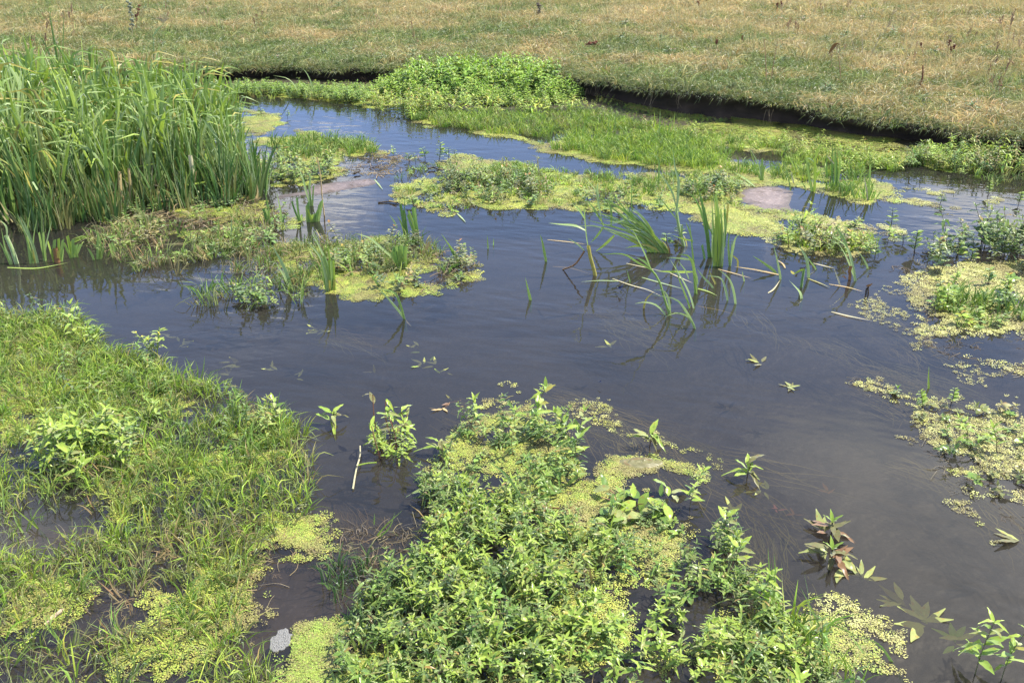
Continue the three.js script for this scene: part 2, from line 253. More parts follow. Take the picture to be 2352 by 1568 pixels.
function sheet(xs, zs, yf, uvScale) {
  const pos = [], uv = [], idx = [], nx = xs.length;
  zs.forEach((z, j) => xs.forEach((x, i) => { pos.push(x, yf(x, z), z); uv.push(x * uvScale, -z * uvScale); if (i && j) { const a = (j - 1) * nx + i - 1, b = a + 1, c = a + nx, d = c + 1; idx.push(a, c, b, b, c, d); } }));
  const g = new THREE.BufferGeometry(); g.setAttribute('position', new THREE.Float32BufferAttribute(pos, 3)); g.setAttribute('uv', new THREE.Float32BufferAttribute(uv, 2)); g.setIndex(idx); g.computeVertexNormals(); return g;
}
{
  const mudMap = tex(512, 512, (u, v) => { const a = fbm(u * 12, v * 12, 5, 12), b = fbm(u * 40, v * 40, 3, 40), fleck = smooth(0.72, 0.78, noise(u * 160, v * 160, 160)) * 0.25; const t = 0.7 + 0.5 * (a - 0.5) + 0.3 * (b - 0.5); return [t + fleck, t * 0.97 + fleck, t * 0.94 + fleck]; });
  const mudBump = tex(512, 512, (u, v) => { const a = fbm(u * 30, v * 30, 5, 30); return [a, a, a]; });
  const bedMat = new THREE.MeshPhysicalMaterial({ vertexColors: true, map: mudMap, bumpMap: mudBump, bumpScale: 0.012, roughness: 0.5 });
  const xs = spread(-9, 11, 0.08, 60), zs = spread(-16, -1.6, 0.08, 30);
  const bed = sheet(xs, zs, bedY, 0.5), bp = bed.attributes.position, bc = new Float32Array(bp.count * 3);
  for (let i = 0; i < bp.count; i++) { const x = bp.getX(i), z = bp.getZ(i), bar = Math.max(smooth(-0.08, 0.06, edge(MUD_A, x, z)), smooth(-0.08, 0.06, edge(MUD_B, x, z))) * (0.85 + 0.3 * (fbm(x * 6, z * 6, 3) - 0.5)), soft = smooth(-0.3, 0.3, edge(FORE_L, x, z)); const bank = 1 - smooth(0.7, 1.3, Math.max(0, -beyond(x, z))); const c = [0.06, 0.052, 0.044].map((v, k) => lerp(lerp(lerp(v, [0.06, 0.055, 0.03][k], bank), [0.15, 0.12, 0.11][k], soft), [0.27, 0.215, 0.2][k], bar)); bc.set(c, i * 3); }
  bed.setAttribute('color', new THREE.BufferAttribute(bc, 3));
  struct('stream_bed', bed, bedMat, 'soft brown silt bed of the shallow stream with low mud bars');
  // ripples: many short waves whose slopes are added up exactly, so that the sheet tiles
  const N = 1024, W = 6.4, waves = [];
  reseed(77);
  for (let i = 0; i < 90; i++) { const L = lerp(0.035, 0.32, Math.pow(R(), 1.6)), a = (R() < 0.6 ? rr(1.05, 1.95) : rr(0.4, 1.4)), kx = Math.round(W / L * Math.cos(a)), ky = Math.round(W / L * Math.sin(a)); if (kx || ky) waves.push([kx, ky, R() * 6.283, 0.011 * rr(0.4, 1.1)]); }
  const nrm = new Uint8Array(N * N * 4);
  for (let j = 0; j < N; j++) for (let i = 0; i < N; i++) {
    const u = i / N, v = j / N, amp = 0.15 + 1.3 * smooth(0.4, 0.72, fbm(u * 7, v * 7, 4, 7)), amp2 = 0.25 + 1.1 * smooth(0.35, 0.7, fbm(u * 9 + 0.5, v * 9, 3, 9));
    let sx = 0, sy = 0; for (let k = 0; k < waves.length; k++) { const w = waves[k], c = Math.cos(6.283185 * (w[0] * u + w[1] * v) + w[2]) * w[3] / Math.hypot(w[0], w[1]) * (k & 1 ? amp : amp2); sx += c * w[0]; sy += c * w[1]; }
    const o = (j * N + i) * 4, l = 1 / Math.hypot(sx, sy, 0.25); nrm[o] = 127.5 + 127.5 * -sx * l; nrm[o + 1] = 127.5 + 127.5 * -sy * l; nrm[o + 2] = 127.5 + 127.5 * 0.25 * l; nrm[o + 3] = 255;
  }
  const rip = new THREE.DataTexture(nrm, N, N); rip.wrapS = rip.wrapT = THREE.RepeatWrapping; rip.magFilter = THREE.LinearFilter; rip.minFilter = THREE.LinearMipmapLinearFilter; rip.generateMipmaps = true; rip.repeat.set(1 / W, 1 / W); rip.needsUpdate = true;
  const silt = tex(512, 512, (u, v) => { const a = fbm(u * 5, v * 8, 5, 5), b = fbm(u * 20, v * 30, 3, 20); const t = 0.86 + 0.3 * (a - 0.45) + 0.08 * (b - 0.5); return [t, t, t]; });
  silt.repeat.set(1 / 5.3, 1 / 5.3);
  const water = new THREE.MeshPhysicalMaterial({ color: C(0.5, 0.48, 0.44), map: silt, roughness: 0.03, ior: 1.333, transmission: 0.965, thickness: 0, normalMap: rip, normalScale: new THREE.Vector2(0.065, 0.065), side: THREE.DoubleSide });
  water.userData.turbid = true;
  struct('water', sheet([-70, -20, 0, 20, 70], [-46, -20, -10, 0, 30], () => 0, 1), water, 'slow murky stream water mirroring blue sky between the weed rafts');
}

// ------------------------------------------------------------------ the meadow and its undercut bank
{
  const rows = [0]; for (let t = 0.06; t < 400; t = t < 0.5 ? t + 0.09 : t < 8 ? t + 0.22 : t * 1.12) rows.push(t);
  const pos = [], uv = [], idx = [], n = RIM.length;
  rows.forEach((t, j) => RIM.forEach((p, i) => { const x = p.x + BACK.x * t, z = p.z + BACK.z * t; pos.push(x, meadowY(x, z, t) , z); uv.push(x * 0.25, -z * 0.25); if (i && j) { const a = (j - 1) * n + i - 1, b = a + 1, c = a + n, d = c + 1; idx.push(a, b, c, b, d, c); } }));
  const g = new THREE.BufferGeometry(); g.setAttribute('position', new THREE.Float32BufferAttribute(pos, 3)); g.setAttribute('uv', new THREE.Float32BufferAttribute(uv, 2)); g.setIndex(idx); g.computeVertexNormals();
  const turf = tex(1024, 1024, (u, v) => { const a = fbm(u * 8, v * 8, 4, 8), b = fbm(u * 64, v * 64, 3, 64), c = noise(u * 256, v * 256, 256), t = 0.6 + 0.7 * (b - 0.5) + 0.5 * (c - 0.5), m = smooth(0.35, 0.65, a * 0.7 + b * 0.3); return [lerp(0.68, 0.9, m) * t, lerp(0.68, 0.8, m) * t, lerp(0.44, 0.58, m) * t]; }, true);
  struct('meadow', g, new THREE.MeshStandardMaterial({ map: turf, roughness: 0.95 }), 'dry summer meadow beyond the undercut bank');
  // the undercut face of dark soil
  const prof = [[0.0, 0], [0.03, -0.04], [-0.06, -0.09], [-0.13, -0.15], [-0.16, -0.21], [-0.15, -0.27], [-0.11, -0.33], [-0.05, -0.39], [0.03, -0.45], [0.1, -0.62]];
  const fp = [], fu = [], fi = [];
  prof.forEach(([o, dy], j) => RIM.forEach((p, i) => {
    const k = j === 0 ? 0 : 1, lump = k * 0.22 * (fbm(p.x * 3.2, dy * 6 + 3, 4) - 0.5) + k * 0.05 * (fbm(p.x * 12, dy * 30, 3) - 0.5), y0 = meadowY(p.x, p.z, 0), out = o + lump * (j < 2 ? 0.3 : 1);
    fp.push(p.x - BACK.x * out, y0 + dy, p.z - BACK.z * out); fu.push(p.x, dy); if (i && j) { const a = (j - 1) * n + i - 1, b = a + 1, c = a + n, d = c + 1; fi.push(a, c, b, b, c, d); }
  }));
  const f = new THREE.BufferGeometry(); f.setAttribute('position', new THREE.Float32BufferAttribute(fp, 3)); f.setAttribute('uv', new THREE.Float32BufferAttribute(fu, 2)); f.setIndex(fi); f.computeVertexNormals();
  const soil = tex(256, 256, (u, v) => { const t = 0.55 + 0.9 * (fbm(u * 10, v * 10, 5, 10) - 0.4); return [t, t * 0.92, t * 0.85]; });
  struct('earth_bank', f, new THREE.MeshStandardMaterial({ color: C(0.06, 0.045, 0.035), map: soil, bumpMap: soil, bumpScale: 0.02, roughness: 0.95 }), 'undercut face of dark crumbling soil below the meadow edge');
}

// ------------------------------------------------------------------ meadow grass
reseed(4242);
const straw = [0.74, 0.62, 0.32], tan = [0.58, 0.47, 0.19], hay = [0.56, 0.5, 0.21], grey = [0.38, 0.42, 0.15], green = [0.23, 0.34, 0.075], deep = [0.13, 0.22, 0.05];
{
  const geos = [tuft(12, 0.13, 0.009, 0.1, 1.3, 3, 0.5), tuft(12, 0.11, 0.01, 0.11, 1.45, 3, 0.5), tuft(11, 0.17, 0.009, 0.09, 1.1, 3, 0.5)];
  const tall = [tuft(12, 0.3, 0.005, 0.08, 0.5), tuft(10, 0.26, 0.006, 0.1, 0.7), tuft(9, 0.36, 0.0045, 0.06, 0.35)];
  const region = (x, z) => { const t = beyond(x, z); if (t < 0.02 || t > 34) return -1; const w = 0.62 * -z + 2.5; return Math.abs(x) < w ? t : -1; };
  const low = [], high = [], fringe = [];
  const patch = (x, z) => fbm(x * 0.55 + 3, z * 0.9 + 2, 4), fine = (x, z) => fbm(x * 2.3, z * 2.3 + 50, 3);
  const colour = (x, z, t) => {
    let d = smooth(0, 9, t) * 0.46 + (patch(x, z) - 0.5) * 1.9 + (fine(x, z) - 0.5) * 1.6 + 0.16 + 0.02 * x + rr(-0.3, 0.3);
    const stops = [green, grey, grey, hay, tan, straw, straw]; d = Math.min(0.999, Math.max(0, d)) * (stops.length - 1); const i = Math.floor(d), c = mix3(stops[i], stops[i + 1], d - i); return c.multiplyScalar(rr(0.6, 1.15) * (0.8 + 0.4 * fine(x * 1.7 + 9, z * 1.7)));
  };
  for (let k = 0; k < 125000; k++) {
    const z = -lerp(8, 46, Math.pow(R(), 1.25)), x = rr(-1, 1) * (0.62 * -z + 2.5), t = region(x, z); if (t < 0) continue;
    if (R() > (t < 6 ? 1 : t < 14 ? 0.8 : 0.5)) continue;
    const s = rr(0.5, 1.2) * (0.7 + 0.6 * fine(x, z)) * (t > 8 ? 1.25 : 1), q = new THREE.Quaternion().setFromEuler(new THREE.Euler(rr(-0.25, 0.25), R() * 6.28, rr(-0.25, 0.25)));
    low.push({ m: mat4(V(x, meadowY(x, z, t) - 0.004, z), q, V(s * 1.2, s, s * 1.2)), c: colour(x, z, t) });
    if (t > 2.5 && R() < 0.06 + 0.7 * smooth(4, 14, t) * smooth(0.35, 0.7, patch(x + 7, z))) { const s2 = rr(0.45, 1.05); high.push({ m: mat4(V(x, meadowY(x, z, t) - 0.01, z), q, V(s2 * 1.3, s2, s2 * 1.3)), c: colour(x, z, t + 6).lerp(C(...straw), 0.45) }); }
  }
  put('meadow_grass', 'short sunburnt turf of the meadow, greener near the bank edge', 'grass', 'grass_tuft', geos, M.dryV, low);
  put('tall_dry_grass', 'tall straw-coloured grass standing in drifts at the top of the meadow', 'dry grass', 'grass_tuft', tall, M.dryV, high);
  const hang = [tuft(15, 0.1, 0.006, 0.05, 1.5, 4), tuft(15, 0.085, 0.006, 0.06, 1.3, 4)];
  for (let k = 0; k < 7600; k++) { const i = Math.floor(rr(300, RIM.length - 260)), p = RIM[i]; if (Math.abs(p.x) > 12) continue; const b = k % 4 ? rr(-0.01, 0.14) : rr(-0.06, 0.02), q = new THREE.Quaternion().setFromEuler(new THREE.Euler(rr(0.2, 0.9) * (b < 0.02 ? 1 : 0.4), rr(-0.5, 0.5), rr(-0.3, 0.3))); const s = rr(0.5, 1.25) * (R() < 0.12 ? 1.7 : 1); fringe.push({ m: mat4(V(p.x + BACK.x * b, meadowY(p.x, p.z, Math.max(0, b)) - 0.01 - (b < 0 ? -b * 0.3 : 0), p.z + BACK.z * b), q, s), c: mix3(deep, R() < 0.75 ? grey : hay, R()).multiplyScalar(rr(0.7, 1.1)) }); }
  put('bank_edge_grass', 'shaggy green grass hanging over the crest of the dark undercut bank', 'grass', 'grass_tuft', hang, M.dryV, fringe);
  // roots and dead grass hanging down the face
  const rootGeo = [0, 1, 2].map(() => mergeGeometries([0, 1, 2, 3].map(() => { const x = rr(-0.06, 0.06); return tube([V(x, 0, 0), V(x + rr(-0.03, 0.03), -0.1, 0.06), V(x + rr(-0.07, 0.07), -0.22, rr(0.02, 0.08))], 0.0025, 0.001, 3, 4); })));
  const roots = []; for (let k = 0; k < 150; k++) { const p = RIM[Math.floor(rr(300, RIM.length - 260))]; if (Math.abs(p.x) > 12) continue; roots.push({ m: mat4(V(p.x, meadowY(p.x, p.z, 0) - rr(0.02, 0.12), p.z + 0.02), new THREE.Quaternion().setFromEuler(new THREE.Euler(0, rr(-1, 1), rr(-0.4, 0.4))), rr(0.6, 1.3)), c: mix3([0.1, 0.07, 0.04], [0.26, 0.2, 0.12], R()) }); }
  put('bank_roots', 'thin pale roots and dead stems dangling down the undercut bank', 'roots', 'root', rootGeo, new THREE.MeshStandardMaterial({ roughness: 0.9 }), roots);
  const stalk = [0, 1, 2].map(() => mergeGeometries([...Array(3)].flatMap(() => { const x = rr(-0.12, 0.12), z = rr(-0.1, 0.1), h = rr(0.2, 0.55), t = V(x + rr(-0.1, 0.1), h, z); const st = tube([V(x, 0, z), V(x, h * 0.5, z), t], 0.004, 0.002, 3, 3); return [st, ...[...Array(5)].map(() => tube([t.clone().multiplyScalar(rr(0.7, 1)), t.clone().add(V(rr(-0.04, 0.04), rr(-0.06, 0.05), rr(-0.04, 0.04)))], 0.004, 0.008, 3, 2))]; }))), sl = [];
  for (let k = 0; k < 240; k++) { const z = -rr(11, 32), x = rr(-1, 1) * (0.62 * -z + 1), t = region(x, z); if (t < 1.5 || fbm(x * 0.5 + 20, z * 0.5, 3) < 0.45) continue; sl.push({ m: mat4(V(x, meadowY(x, z, t), z), new THREE.Quaternion().setFromEuler(new THREE.Euler(rr(-0.15, 0.15), R() * 6.28, rr(-0.15, 0.15))), rr(0.5, 1.1)), c: mix3([0.2, 0.11, 0.06], [0.46, 0.36, 0.2], R()) }); }
  put('dry_stalks', 'thin brown seed stalks standing here and there over the meadow', 'weeds', 'stalk', stalk, new THREE.MeshStandardMaterial({ roughness: 0.9 }), sl);
  // bluish thistle rosettes and clover
  const ros = [0, 1].map(() => leafyMerged({ h: 0.12, pairs: 5, len: 0.11, kinds: [leaf({ w: 0.3, wave: 0.12, fold: 0.4 })], top: 5 }));
  const wl = []; for (let k = 0; k < 900; k++) { const z = -rr(9, 30), x = rr(-1, 1) * (0.62 * -z + 1), t = region(x, z); if (t < 0.15 || fbm(x * 1.1 + 70, z * 1.1, 3) < 0.5) continue; wl.push({ m: mat4(V(x, meadowY(x, z, t) - 0.01, z), new THREE.Quaternion().setFromAxisAngle(V(0, 1, 0), R() * 6.28), rr(0.35, 0.95)), c: mix3([0.2, 0.31, 0.12], [0.3, 0.4, 0.18], R()) }); }
  put('meadow_weeds', 'blue-green thistle and herb rosettes scattered through the meadow turf', 'weeds', 'rosette', ros, M.leafTintV, wl);
  const clo = [tuft(9, 0.05, 0.03, 0.06, 1.4, 3)], cl = [];
  for (const [u, v, n] of [[1700, 200, 20], [1742, 203, 14], [1790, 202, 12], [1830, 215, 22], [1650, 190, 12], [1865, 226, 22], [1880, 195, 14], [1480, 178, 8]]) { const c = px(u, v, 0.4); for (let k = 0; k < n; k++) { const x = c.x + rr(-0.3, 0.3), z = c.z + rr(-0.35, 0.35), t = beyond(x, z); if (t > 0.02) cl.push({ m: mat4(V(x, meadowY(x, z, t), z), new THREE.Quaternion().setFromAxisAngle(V(0, 1, 0), R() * 6.28), rr(0.7, 1.4)), c: mix3([0.2, 0.34, 0.08], [0.34, 0.44, 0.24], R()) }); } }
  put('broad_weeds', 'pale fresh-green broad leaves just behind the crest of the bank', 'weeds', 'weed', clo, M.leafTintV, cl);
}
const onMeadow = (u, v) => { let p = px(u, v, 0.25); for (let i = 0; i < 5; i++) p = px(u, v, meadowY(p.x, p.z, Math.max(0, beyond(p.x, p.z)))); return p; };

// ------------------------------------------------------------------ duckweed
const DW = { light: [0.34, 0.36, 0.07], mid: [0.24, 0.3, 0.05], lime: [0.26, 0.36, 0.055], pale: [0.46, 0.46, 0.18], dull: [0.26, 0.24, 0.08] };
reseed(99);
const NEAR = [0, 1, 2].map(() => duckCluster(18, 0.0165, 0.0026)), FAR = [0, 1, 2].map(() => duckCluster(120, 0.062, 0.0043));
const dirty = (f) => (x, z) => { const c = f(x, z), m = 0.75 * smooth(0.52, 0.72, fbm(x * 5 + 40, z * 5 + 11, 4)), k = 0.78 + 0.44 * fbm(x * 2.4 + 5, z * 2.4, 3); return c.lerp(C(0.24, 0.2, 0.085), m).multiplyScalar(k); };
function duckweed(label, poly, perM2, o = {}) {
  const list = spots(poly, perM2 * (o.far ? 0.85 : 0.46), { rag: 0.1, soft: 0.1, ...o });
  const cols = o.cols ?? [DW.light, DW.mid, DW.lime];
  return put('duckweed', label, 'duckweed', 'duckweed_fronds', o.far ? FAR : NEAR, M.duckV, seat(list, { s: o.s ?? [0.6, 1.3], y: (x, z) => Math.max(0.0022, o.far ? bedY(x, z) + 0.003 : 0) + 0.003 * R(), tilt: 0.02, col: dirty(shades([...cols, cols[0], DW.dull], 0.28)) }));
}
const G = (arr, z = Z0) => ground(arr, 0, z);
duckweed('thick yellow-green duckweed along the far shore under the bank', G([[525, 228], [560, 219], [640, 222], [790, 236], [840, 243], [930, 272], [990, 293], [1100, 309], [1225, 322], [1250, 330], [1400, 300], [1650, 290], [1860, 300], [1990, 320], [2200, 340], [2380, 350], [2380, 378], [2250, 390], [2100, 395], [1990, 395], [1890, 378], [1790, 352], [1700, 342], [1632, 334], [1640, 360], [1700, 380], [1760, 388], [1640, 402], [1560, 396], [1400, 378], [1310, 360], [1240, 346], [1150, 290], [880, 215], [560, 200]]), 850, { far: 1, gap: 0.42, freq: 2, rag: 0.12 });
duckweed('yellow-green duckweed flat behind the pinkish mud bar', G([[1570, 420], [1640, 404], [1760, 392], [1800, 372], [1890, 380], [1900, 415], [2010, 410], [2090, 440], [2060, 465], [1985, 470], [1930, 462], [1890, 444], [1830, 436], [1770, 426], [1700, 432], [1690, 470], [1780, 480], [1850, 487], [1880, 500], [1840, 525], [1760, 545], [1690, 540], [1600, 505], [1500, 480]]), 1000, { far: 1, gap: 0.33, freq: 3 });
duckweed('broad duckweed raft with a smooth curved front edge in mid-stream', G([[900, 425], [925, 400], [975, 372], [1060, 355], [1190, 375], [1270, 395], [1330, 400], [1480, 395], [1560, 400], [1640, 404], [1700, 430], [1690, 470], [1600, 500], [1500, 488], [1380, 487], [1290, 481], [1200, 476], [1110, 482], [1030, 495], [975, 480], [930, 468], [900, 450]]), 1050, { far: 1, gap: 0.36, freq: 2.6 });
duckweed('sparse duckweed trail on the blue water at the right edge', G([[1960, 450], [2090, 432], [2200, 440], [2300, 452], [2290, 466], [2200, 480], [2100, 470], [1990, 472]]), 900, { far: 1, gap: 0.55, freq: 3, s: [0.4, 0.9], cols: [DW.pale, DW.light] });
duckweed('patchy duckweed among weeds beside the tall reed bed', G([[545, 250], [640, 262], [690, 300], [740, 305], [870, 335], [900, 352], [880, 380], [800, 385], [780, 410], [700, 425], [600, 440], [570, 360]]), 900, { far: 1, gap: 0.5, freq: 3 });
duckweed('duckweed between the debris at the foot of the reed bed', G([[200, 470], [430, 450], [600, 445], [700, 500], [660, 560], [560, 580], [430, 560], [260, 545]]), 800, { far: 1, gap: 0.6, freq: 3.5, s: [0.5, 1] });
duckweed('duckweed skirting the grassy islet left of mid-stream', G([[590, 570], [650, 552], [760, 565], [830, 545], [920, 530], [985, 540], [1010, 570], [1075, 585], [1112, 600], [1110, 640], [1060, 655], [990, 680], [870, 688], [800, 690], [735, 665], [650, 640], [620, 610]]), 1500, { far: 1, gap: 0.42, freq: 3.4, s: [0.4, 0.8] });
duckweed('pale duckweed raft with plants at the right of mid-stream', G([[1690, 505], [1760, 490], [1900, 500], [2060, 520], [2120, 545], [2110, 580], [1960, 590], [1850, 580], [1790, 570], [1740, 545]]), 1000, { far: 1, gap: 0.4, freq: 3, s: [0.5, 1], cols: [DW.pale, DW.light] });
duckweed('duckweed sheet at the right edge with sun sheen put into its whitish colour', G([[2070, 640], [2150, 610], [2400, 590], [2400, 870], [2300, 850], [2200, 815], [2110, 760], [2080, 700]]), 7500, { gap: 0.34, freq: 2.6, s: [0.9, 1.8], cols: [DW.pale, DW.light, DW.pale] });  // the sun sheen on these fronds is painted in by the paler colours
duckweed('broken specks of duckweed on dark water below the right sheet', G([[2000, 680], [2080, 640], [2120, 760], [2220, 830], [2400, 870], [2400, 960], [2280, 900], [2130, 830], [2060, 760], [1930, 700]]), 4500, { gap: 0.5, freq: 5, s: [0.5, 1.1], cols: [DW.pale, DW.dull] });
duckweed('loose duckweed drift along the streaming weed at right', G([[1940, 880], [2010, 865], [2100, 900], [2250, 920], [2400, 950], [2400, 1000], [2260, 960], [2120, 950], [2010, 900]]), 6000, { gap: 0.46, freq: 5, s: [0.6, 1.3], cols: [DW.pale, DW.light] });
duckweed('scattered duckweed over the weedy shallows at the lower right edge', G([[2030, 985], [2120, 950], [2400, 930], [2400, 1290], [2300, 1250], [2220, 1190], [2160, 1130], [2120, 1060], [2080, 1010]]), 9000, { gap: 0.4, freq: 5, s: [0.5, 1.3], cols: [DW.pale, DW.light, DW.dull] });
const POOLS = [G([[-60, 1190], [60, 1175], [190, 1120], [255, 1150], [250, 1190], [200, 1250], [130, 1290], [60, 1300], [-60, 1290]]), G([[-60, 1480], [60, 1440], [150, 1450], [240, 1500], [260, 1640], [-60, 1640]]), G([[300, 1290], [400, 1275], [460, 1320], [420, 1370], [330, 1350]])];
const HOLE = G([[608, 1436], [640, 1420], [668, 1440], [672, 1500], [650, 1515], [622, 1490]]);
const inPool = (x, z) => POOLS.some((q) => inside(q, x, z));
const PATH_L = G([[-30, 740], [60, 720], [190, 742], [270, 800], [370, 840], [480, 880], [600, 930], [690, 975], [700, 1060], [720, 1110], [800, 1170], [790, 1270], [700, 1300], [590, 1400], [560, 1640], [-60, 1640]]);
duckweed('duckweed carpet under the grass of the near left bank', PATH_L, 13000, { gap: 0.56, freq: 3.2, s: [0.6, 1.25], not: (x, z) => inPool(x, z) && R() < 0.93, keep: (x, z, e) => smooth(0, 0.1, e) });
duckweed('solid light-green duckweed at the left edge of the near bank', G([[-40, 800], [120, 790], [260, 850], [300, 930], [200, 1000], [60, 1060], [-40, 1120]]), 14000, { gap: 0.24, freq: 3 });
duckweed('bright duckweed pool around the white foam', G([[590, 1400], [640, 1360], [700, 1340], [790, 1370], [820, 1440], [800, 1580], [640, 1580], [620, 1520], [580, 1440]]), 34000, { gap: 0.3, freq: 4, s: [0.75, 1.2], cols: [DW.lime, DW.mid], not: (x, z) => inside(HOLE, x, z) });
duckweed('round bright duckweed patch above the brown shallows', G([[590, 1190], [640, 1170], [740, 1190], [740, 1240], [700, 1262], [620, 1250], [570, 1260]]), 30000, { gap: 0.38, freq: 5, s: [0.75, 1.2], cols: [DW.lime, DW.light] });
const MAT_C = G([[970, 1100], [1010, 1010], [1090, 950], [1230, 930], [1330, 1000], [1340, 1100], [1400, 1120], [1480, 1120], [1600, 1160], [1660, 1230], [1690, 1280], [1780, 1340], [1850, 1390], [1960, 1420], [2060, 1500], [2050, 1640], [780, 1640], [800, 1500], [960, 1400], [1000, 1250]]);
duckweed('duckweed filling the gaps between the leafy plants of the near clump', MAT_C, 15000, { gap: 0.52, freq: 3.5, s: [0.65, 1.3] });
duckweed('duckweed lobe beside the glassy algae dome', G([[1370, 1070], [1410, 1045], [1500, 1040], [1570, 1055], [1640, 1090], [1630, 1130], [1570, 1095], [1520, 1075], [1450, 1095], [1400, 1120], [1372, 1105]]), 26000, { gap: 0.36, freq: 5, cols: [DW.light, DW.lime] });
duckweed('duckweed in the weed stems at the tip of the near clump', G([[1020, 1000], [1130, 960], [1230, 940], [1330, 1000], [1340, 1120], [1220, 1090], [1080, 1040]]), 12000, { gap: 0.6, freq: 5 });
duckweed('duckweed specks drifting over the trailing weed in mid-stream', G([[1140, 865], [1260, 880], [1400, 900], [1480, 960], [1560, 1010], [1680, 1070], [1640, 1090], [1480, 1020], [1360, 990], [1260, 940], [1050, 950]]), 5200, { gap: 0.56, freq: 6, s: [0.5, 1.2], cols: [DW.light, DW.pale] });
duckweed('duckweed drift along the lower right shore of the near clump', G([[1870, 1340], [1930, 1340], [2050, 1430], [2150, 1500], [2130, 1530], [2040, 1500], [1960, 1470], [1850, 1420]]), 13000, { gap: 0.52, freq: 6, cols: [DW.pale, DW.light] });
duckweed('duckweed wisps beside the pale bent stalk in the dark inlet', G([[900, 1120], [950, 1135], [945, 1155], [890, 1150], [870, 1125]]), 20000, { gap: 0.5, freq: 8 });

// ------------------------------------------------------------------ low green cover: marsh grass and herbs
reseed(31337);
const LUSH = [[0.27, 0.43, 0.06], [0.21, 0.37, 0.05], [0.33, 0.46, 0.08], [0.15, 0.28, 0.04]], LIME = [[0.42, 0.6, 0.05], [0.34, 0.54, 0.045], [0.5, 0.62, 0.08]], OLIVE = [[0.31, 0.36, 0.1], [0.24, 0.29, 0.075], [0.42, 0.38, 0.15]], DRY = [[0.42, 0.32, 0.15], [0.34, 0.26, 0.12], [0.3, 0.27, 0.1]];
const GRASS_S = [tuft(12, 0.14, 0.009, 0.05, 0.7, 4, 0.4), tuft(11, 0.12, 0.01, 0.06, 0.9, 4, 0.4), tuft(9, 0.17, 0.009, 0.04, 0.6, 4, 0.4)];
const GRASS_L = [tuft(7, 0.2, 0.0075, 0.035, 1.0, 5, 0.4), tuft(6, 0.17, 0.008, 0.04, 1.2, 5, 0.4), tuft(5, 0.24, 0.008, 0.03, 0.9, 5, 0.4), tuft(5, 0.15, 0.0065, 0.05, 1.3, 5, 0.4)];
const HERB = [0, 1, 2, 3].map((i) => leafyMerged({ h: 0.13 + 0.03 * i, pairs: 6, len: 0.056, kinds: [...LEAF, CURL[0]], top: 4 }));
const HERB_L = [0, 1, 2].map((i) => leafyMerged({ h: 0.3 + 0.05 * i, pairs: 10, len: 0.12, kinds: [LEAF[0], LEAF[2]], top: 4, lean: 0.15 }));
const CRESS = [0, 1, 2].map((i) => leafyMerged({ h: 0.09 + 0.04 * i, pairs: 6, len: 0.045, kinds: OVAL, top: 3, lean: 0.4, reach: 0.7 }));
const CREEP = [0, 1, 2].map(() => leafyMerged({ h: 0.05, pairs: 4, len: 0.045, kinds: [...OVAL, LEAF[1]], top: 3, lean: 0.9, reach: 0.9 }));
function cover(name, label, category, part, geos, mat, poly, perM2, o) { const low = (x, z) => z < -7.5 ? lerp(0.3, 1, smooth(0.35, 0.9, -beyond(x, z))) : 1; const grow = o.grow ? (x, z, e) => o.grow(x, z, e) : low; return put(name, label, category, part, geos, mat, seat(spots(poly, perM2, { rag: 0.08, ...o }), { s: [0.6, 1.25], tilt: 0.2, y: (x, z) => Math.max(-0.004, z < -7.5 ? bedY(x, z) - 0.003 : -0.004), ...o, grow })); }
const lushMix = shades([...LUSH, ...OLIVE, ...LIME]), lush = shades(LUSH), lime = shades(LIME), olive = shades([...LUSH, ...OLIVE]);
cover('leafy_bush', 'dense bright green leafy thicket against the far bank', 'shrub', 'leafy_stem', HERB_L, M.leafTintV, G([[865, 205], [905, 185], [1000, 180], [1180, 182], [1300, 190], [1345, 205], [1350, 232], [1290, 243], [1180, 246], [1040, 240], [930, 232], [860, 222]]), 400, { col: shades([[0.36, 0.6, 0.035], [0.28, 0.52, 0.03], [0.44, 0.66, 0.06]]), grow: (x, z, e) => 0.36 + 0.42 * smooth(0, 0.6, e), rag: 0.15 });
cover('leafy_herbs', 'low bright leafy herbs fringing the far bank between reeds and thicket', 'herbs', 'leafy_stem', HERB_L, M.leafTintV, G([[528, 222], [540, 206], [640, 200], [740, 198], [830, 202], [870, 210], [862, 226], [820, 238], [760, 234], [640, 222]]), 300, { col: shades([[0.34, 0.56, 0.04], [0.27, 0.48, 0.035], [0.4, 0.58, 0.07]]), s: [0.26, 0.5], rag: 0.15 });
cover('leafy_herbs', 'lower skirt of pale leafy herbs in front of the bright thicket', 'herbs', 'leafy_stem', HERB, M.leafTintV, G([[830, 240], [930, 240], [1060, 248], [1190, 255], [1320, 245], [1370, 235], [1350, 200], [1400, 215], [1420, 240], [1330, 265], [1180, 270], [1020, 266], [940, 280], [850, 250]]), 130, { col: lime, s: [0.7, 1.4], rag: 0.15 });
cover('marsh_grass', 'fine fresh grass along the far shore of the bent channel', 'grass', 'grass_tuft', GRASS_S, M.tintV, G([[930, 272], [960, 262], [1100, 262], [1240, 268], [1340, 262], [1420, 245], [1560, 255], [1700, 285], [1650, 300], [1500, 300], [1400, 300], [1280, 300], [1250, 318], [1200, 312], [1100, 303], [1000, 288]]), 330, { col: shades([...LUSH, ...LIME, ...OLIVE]), s: [0.5, 1.05], rag: 0.15 });
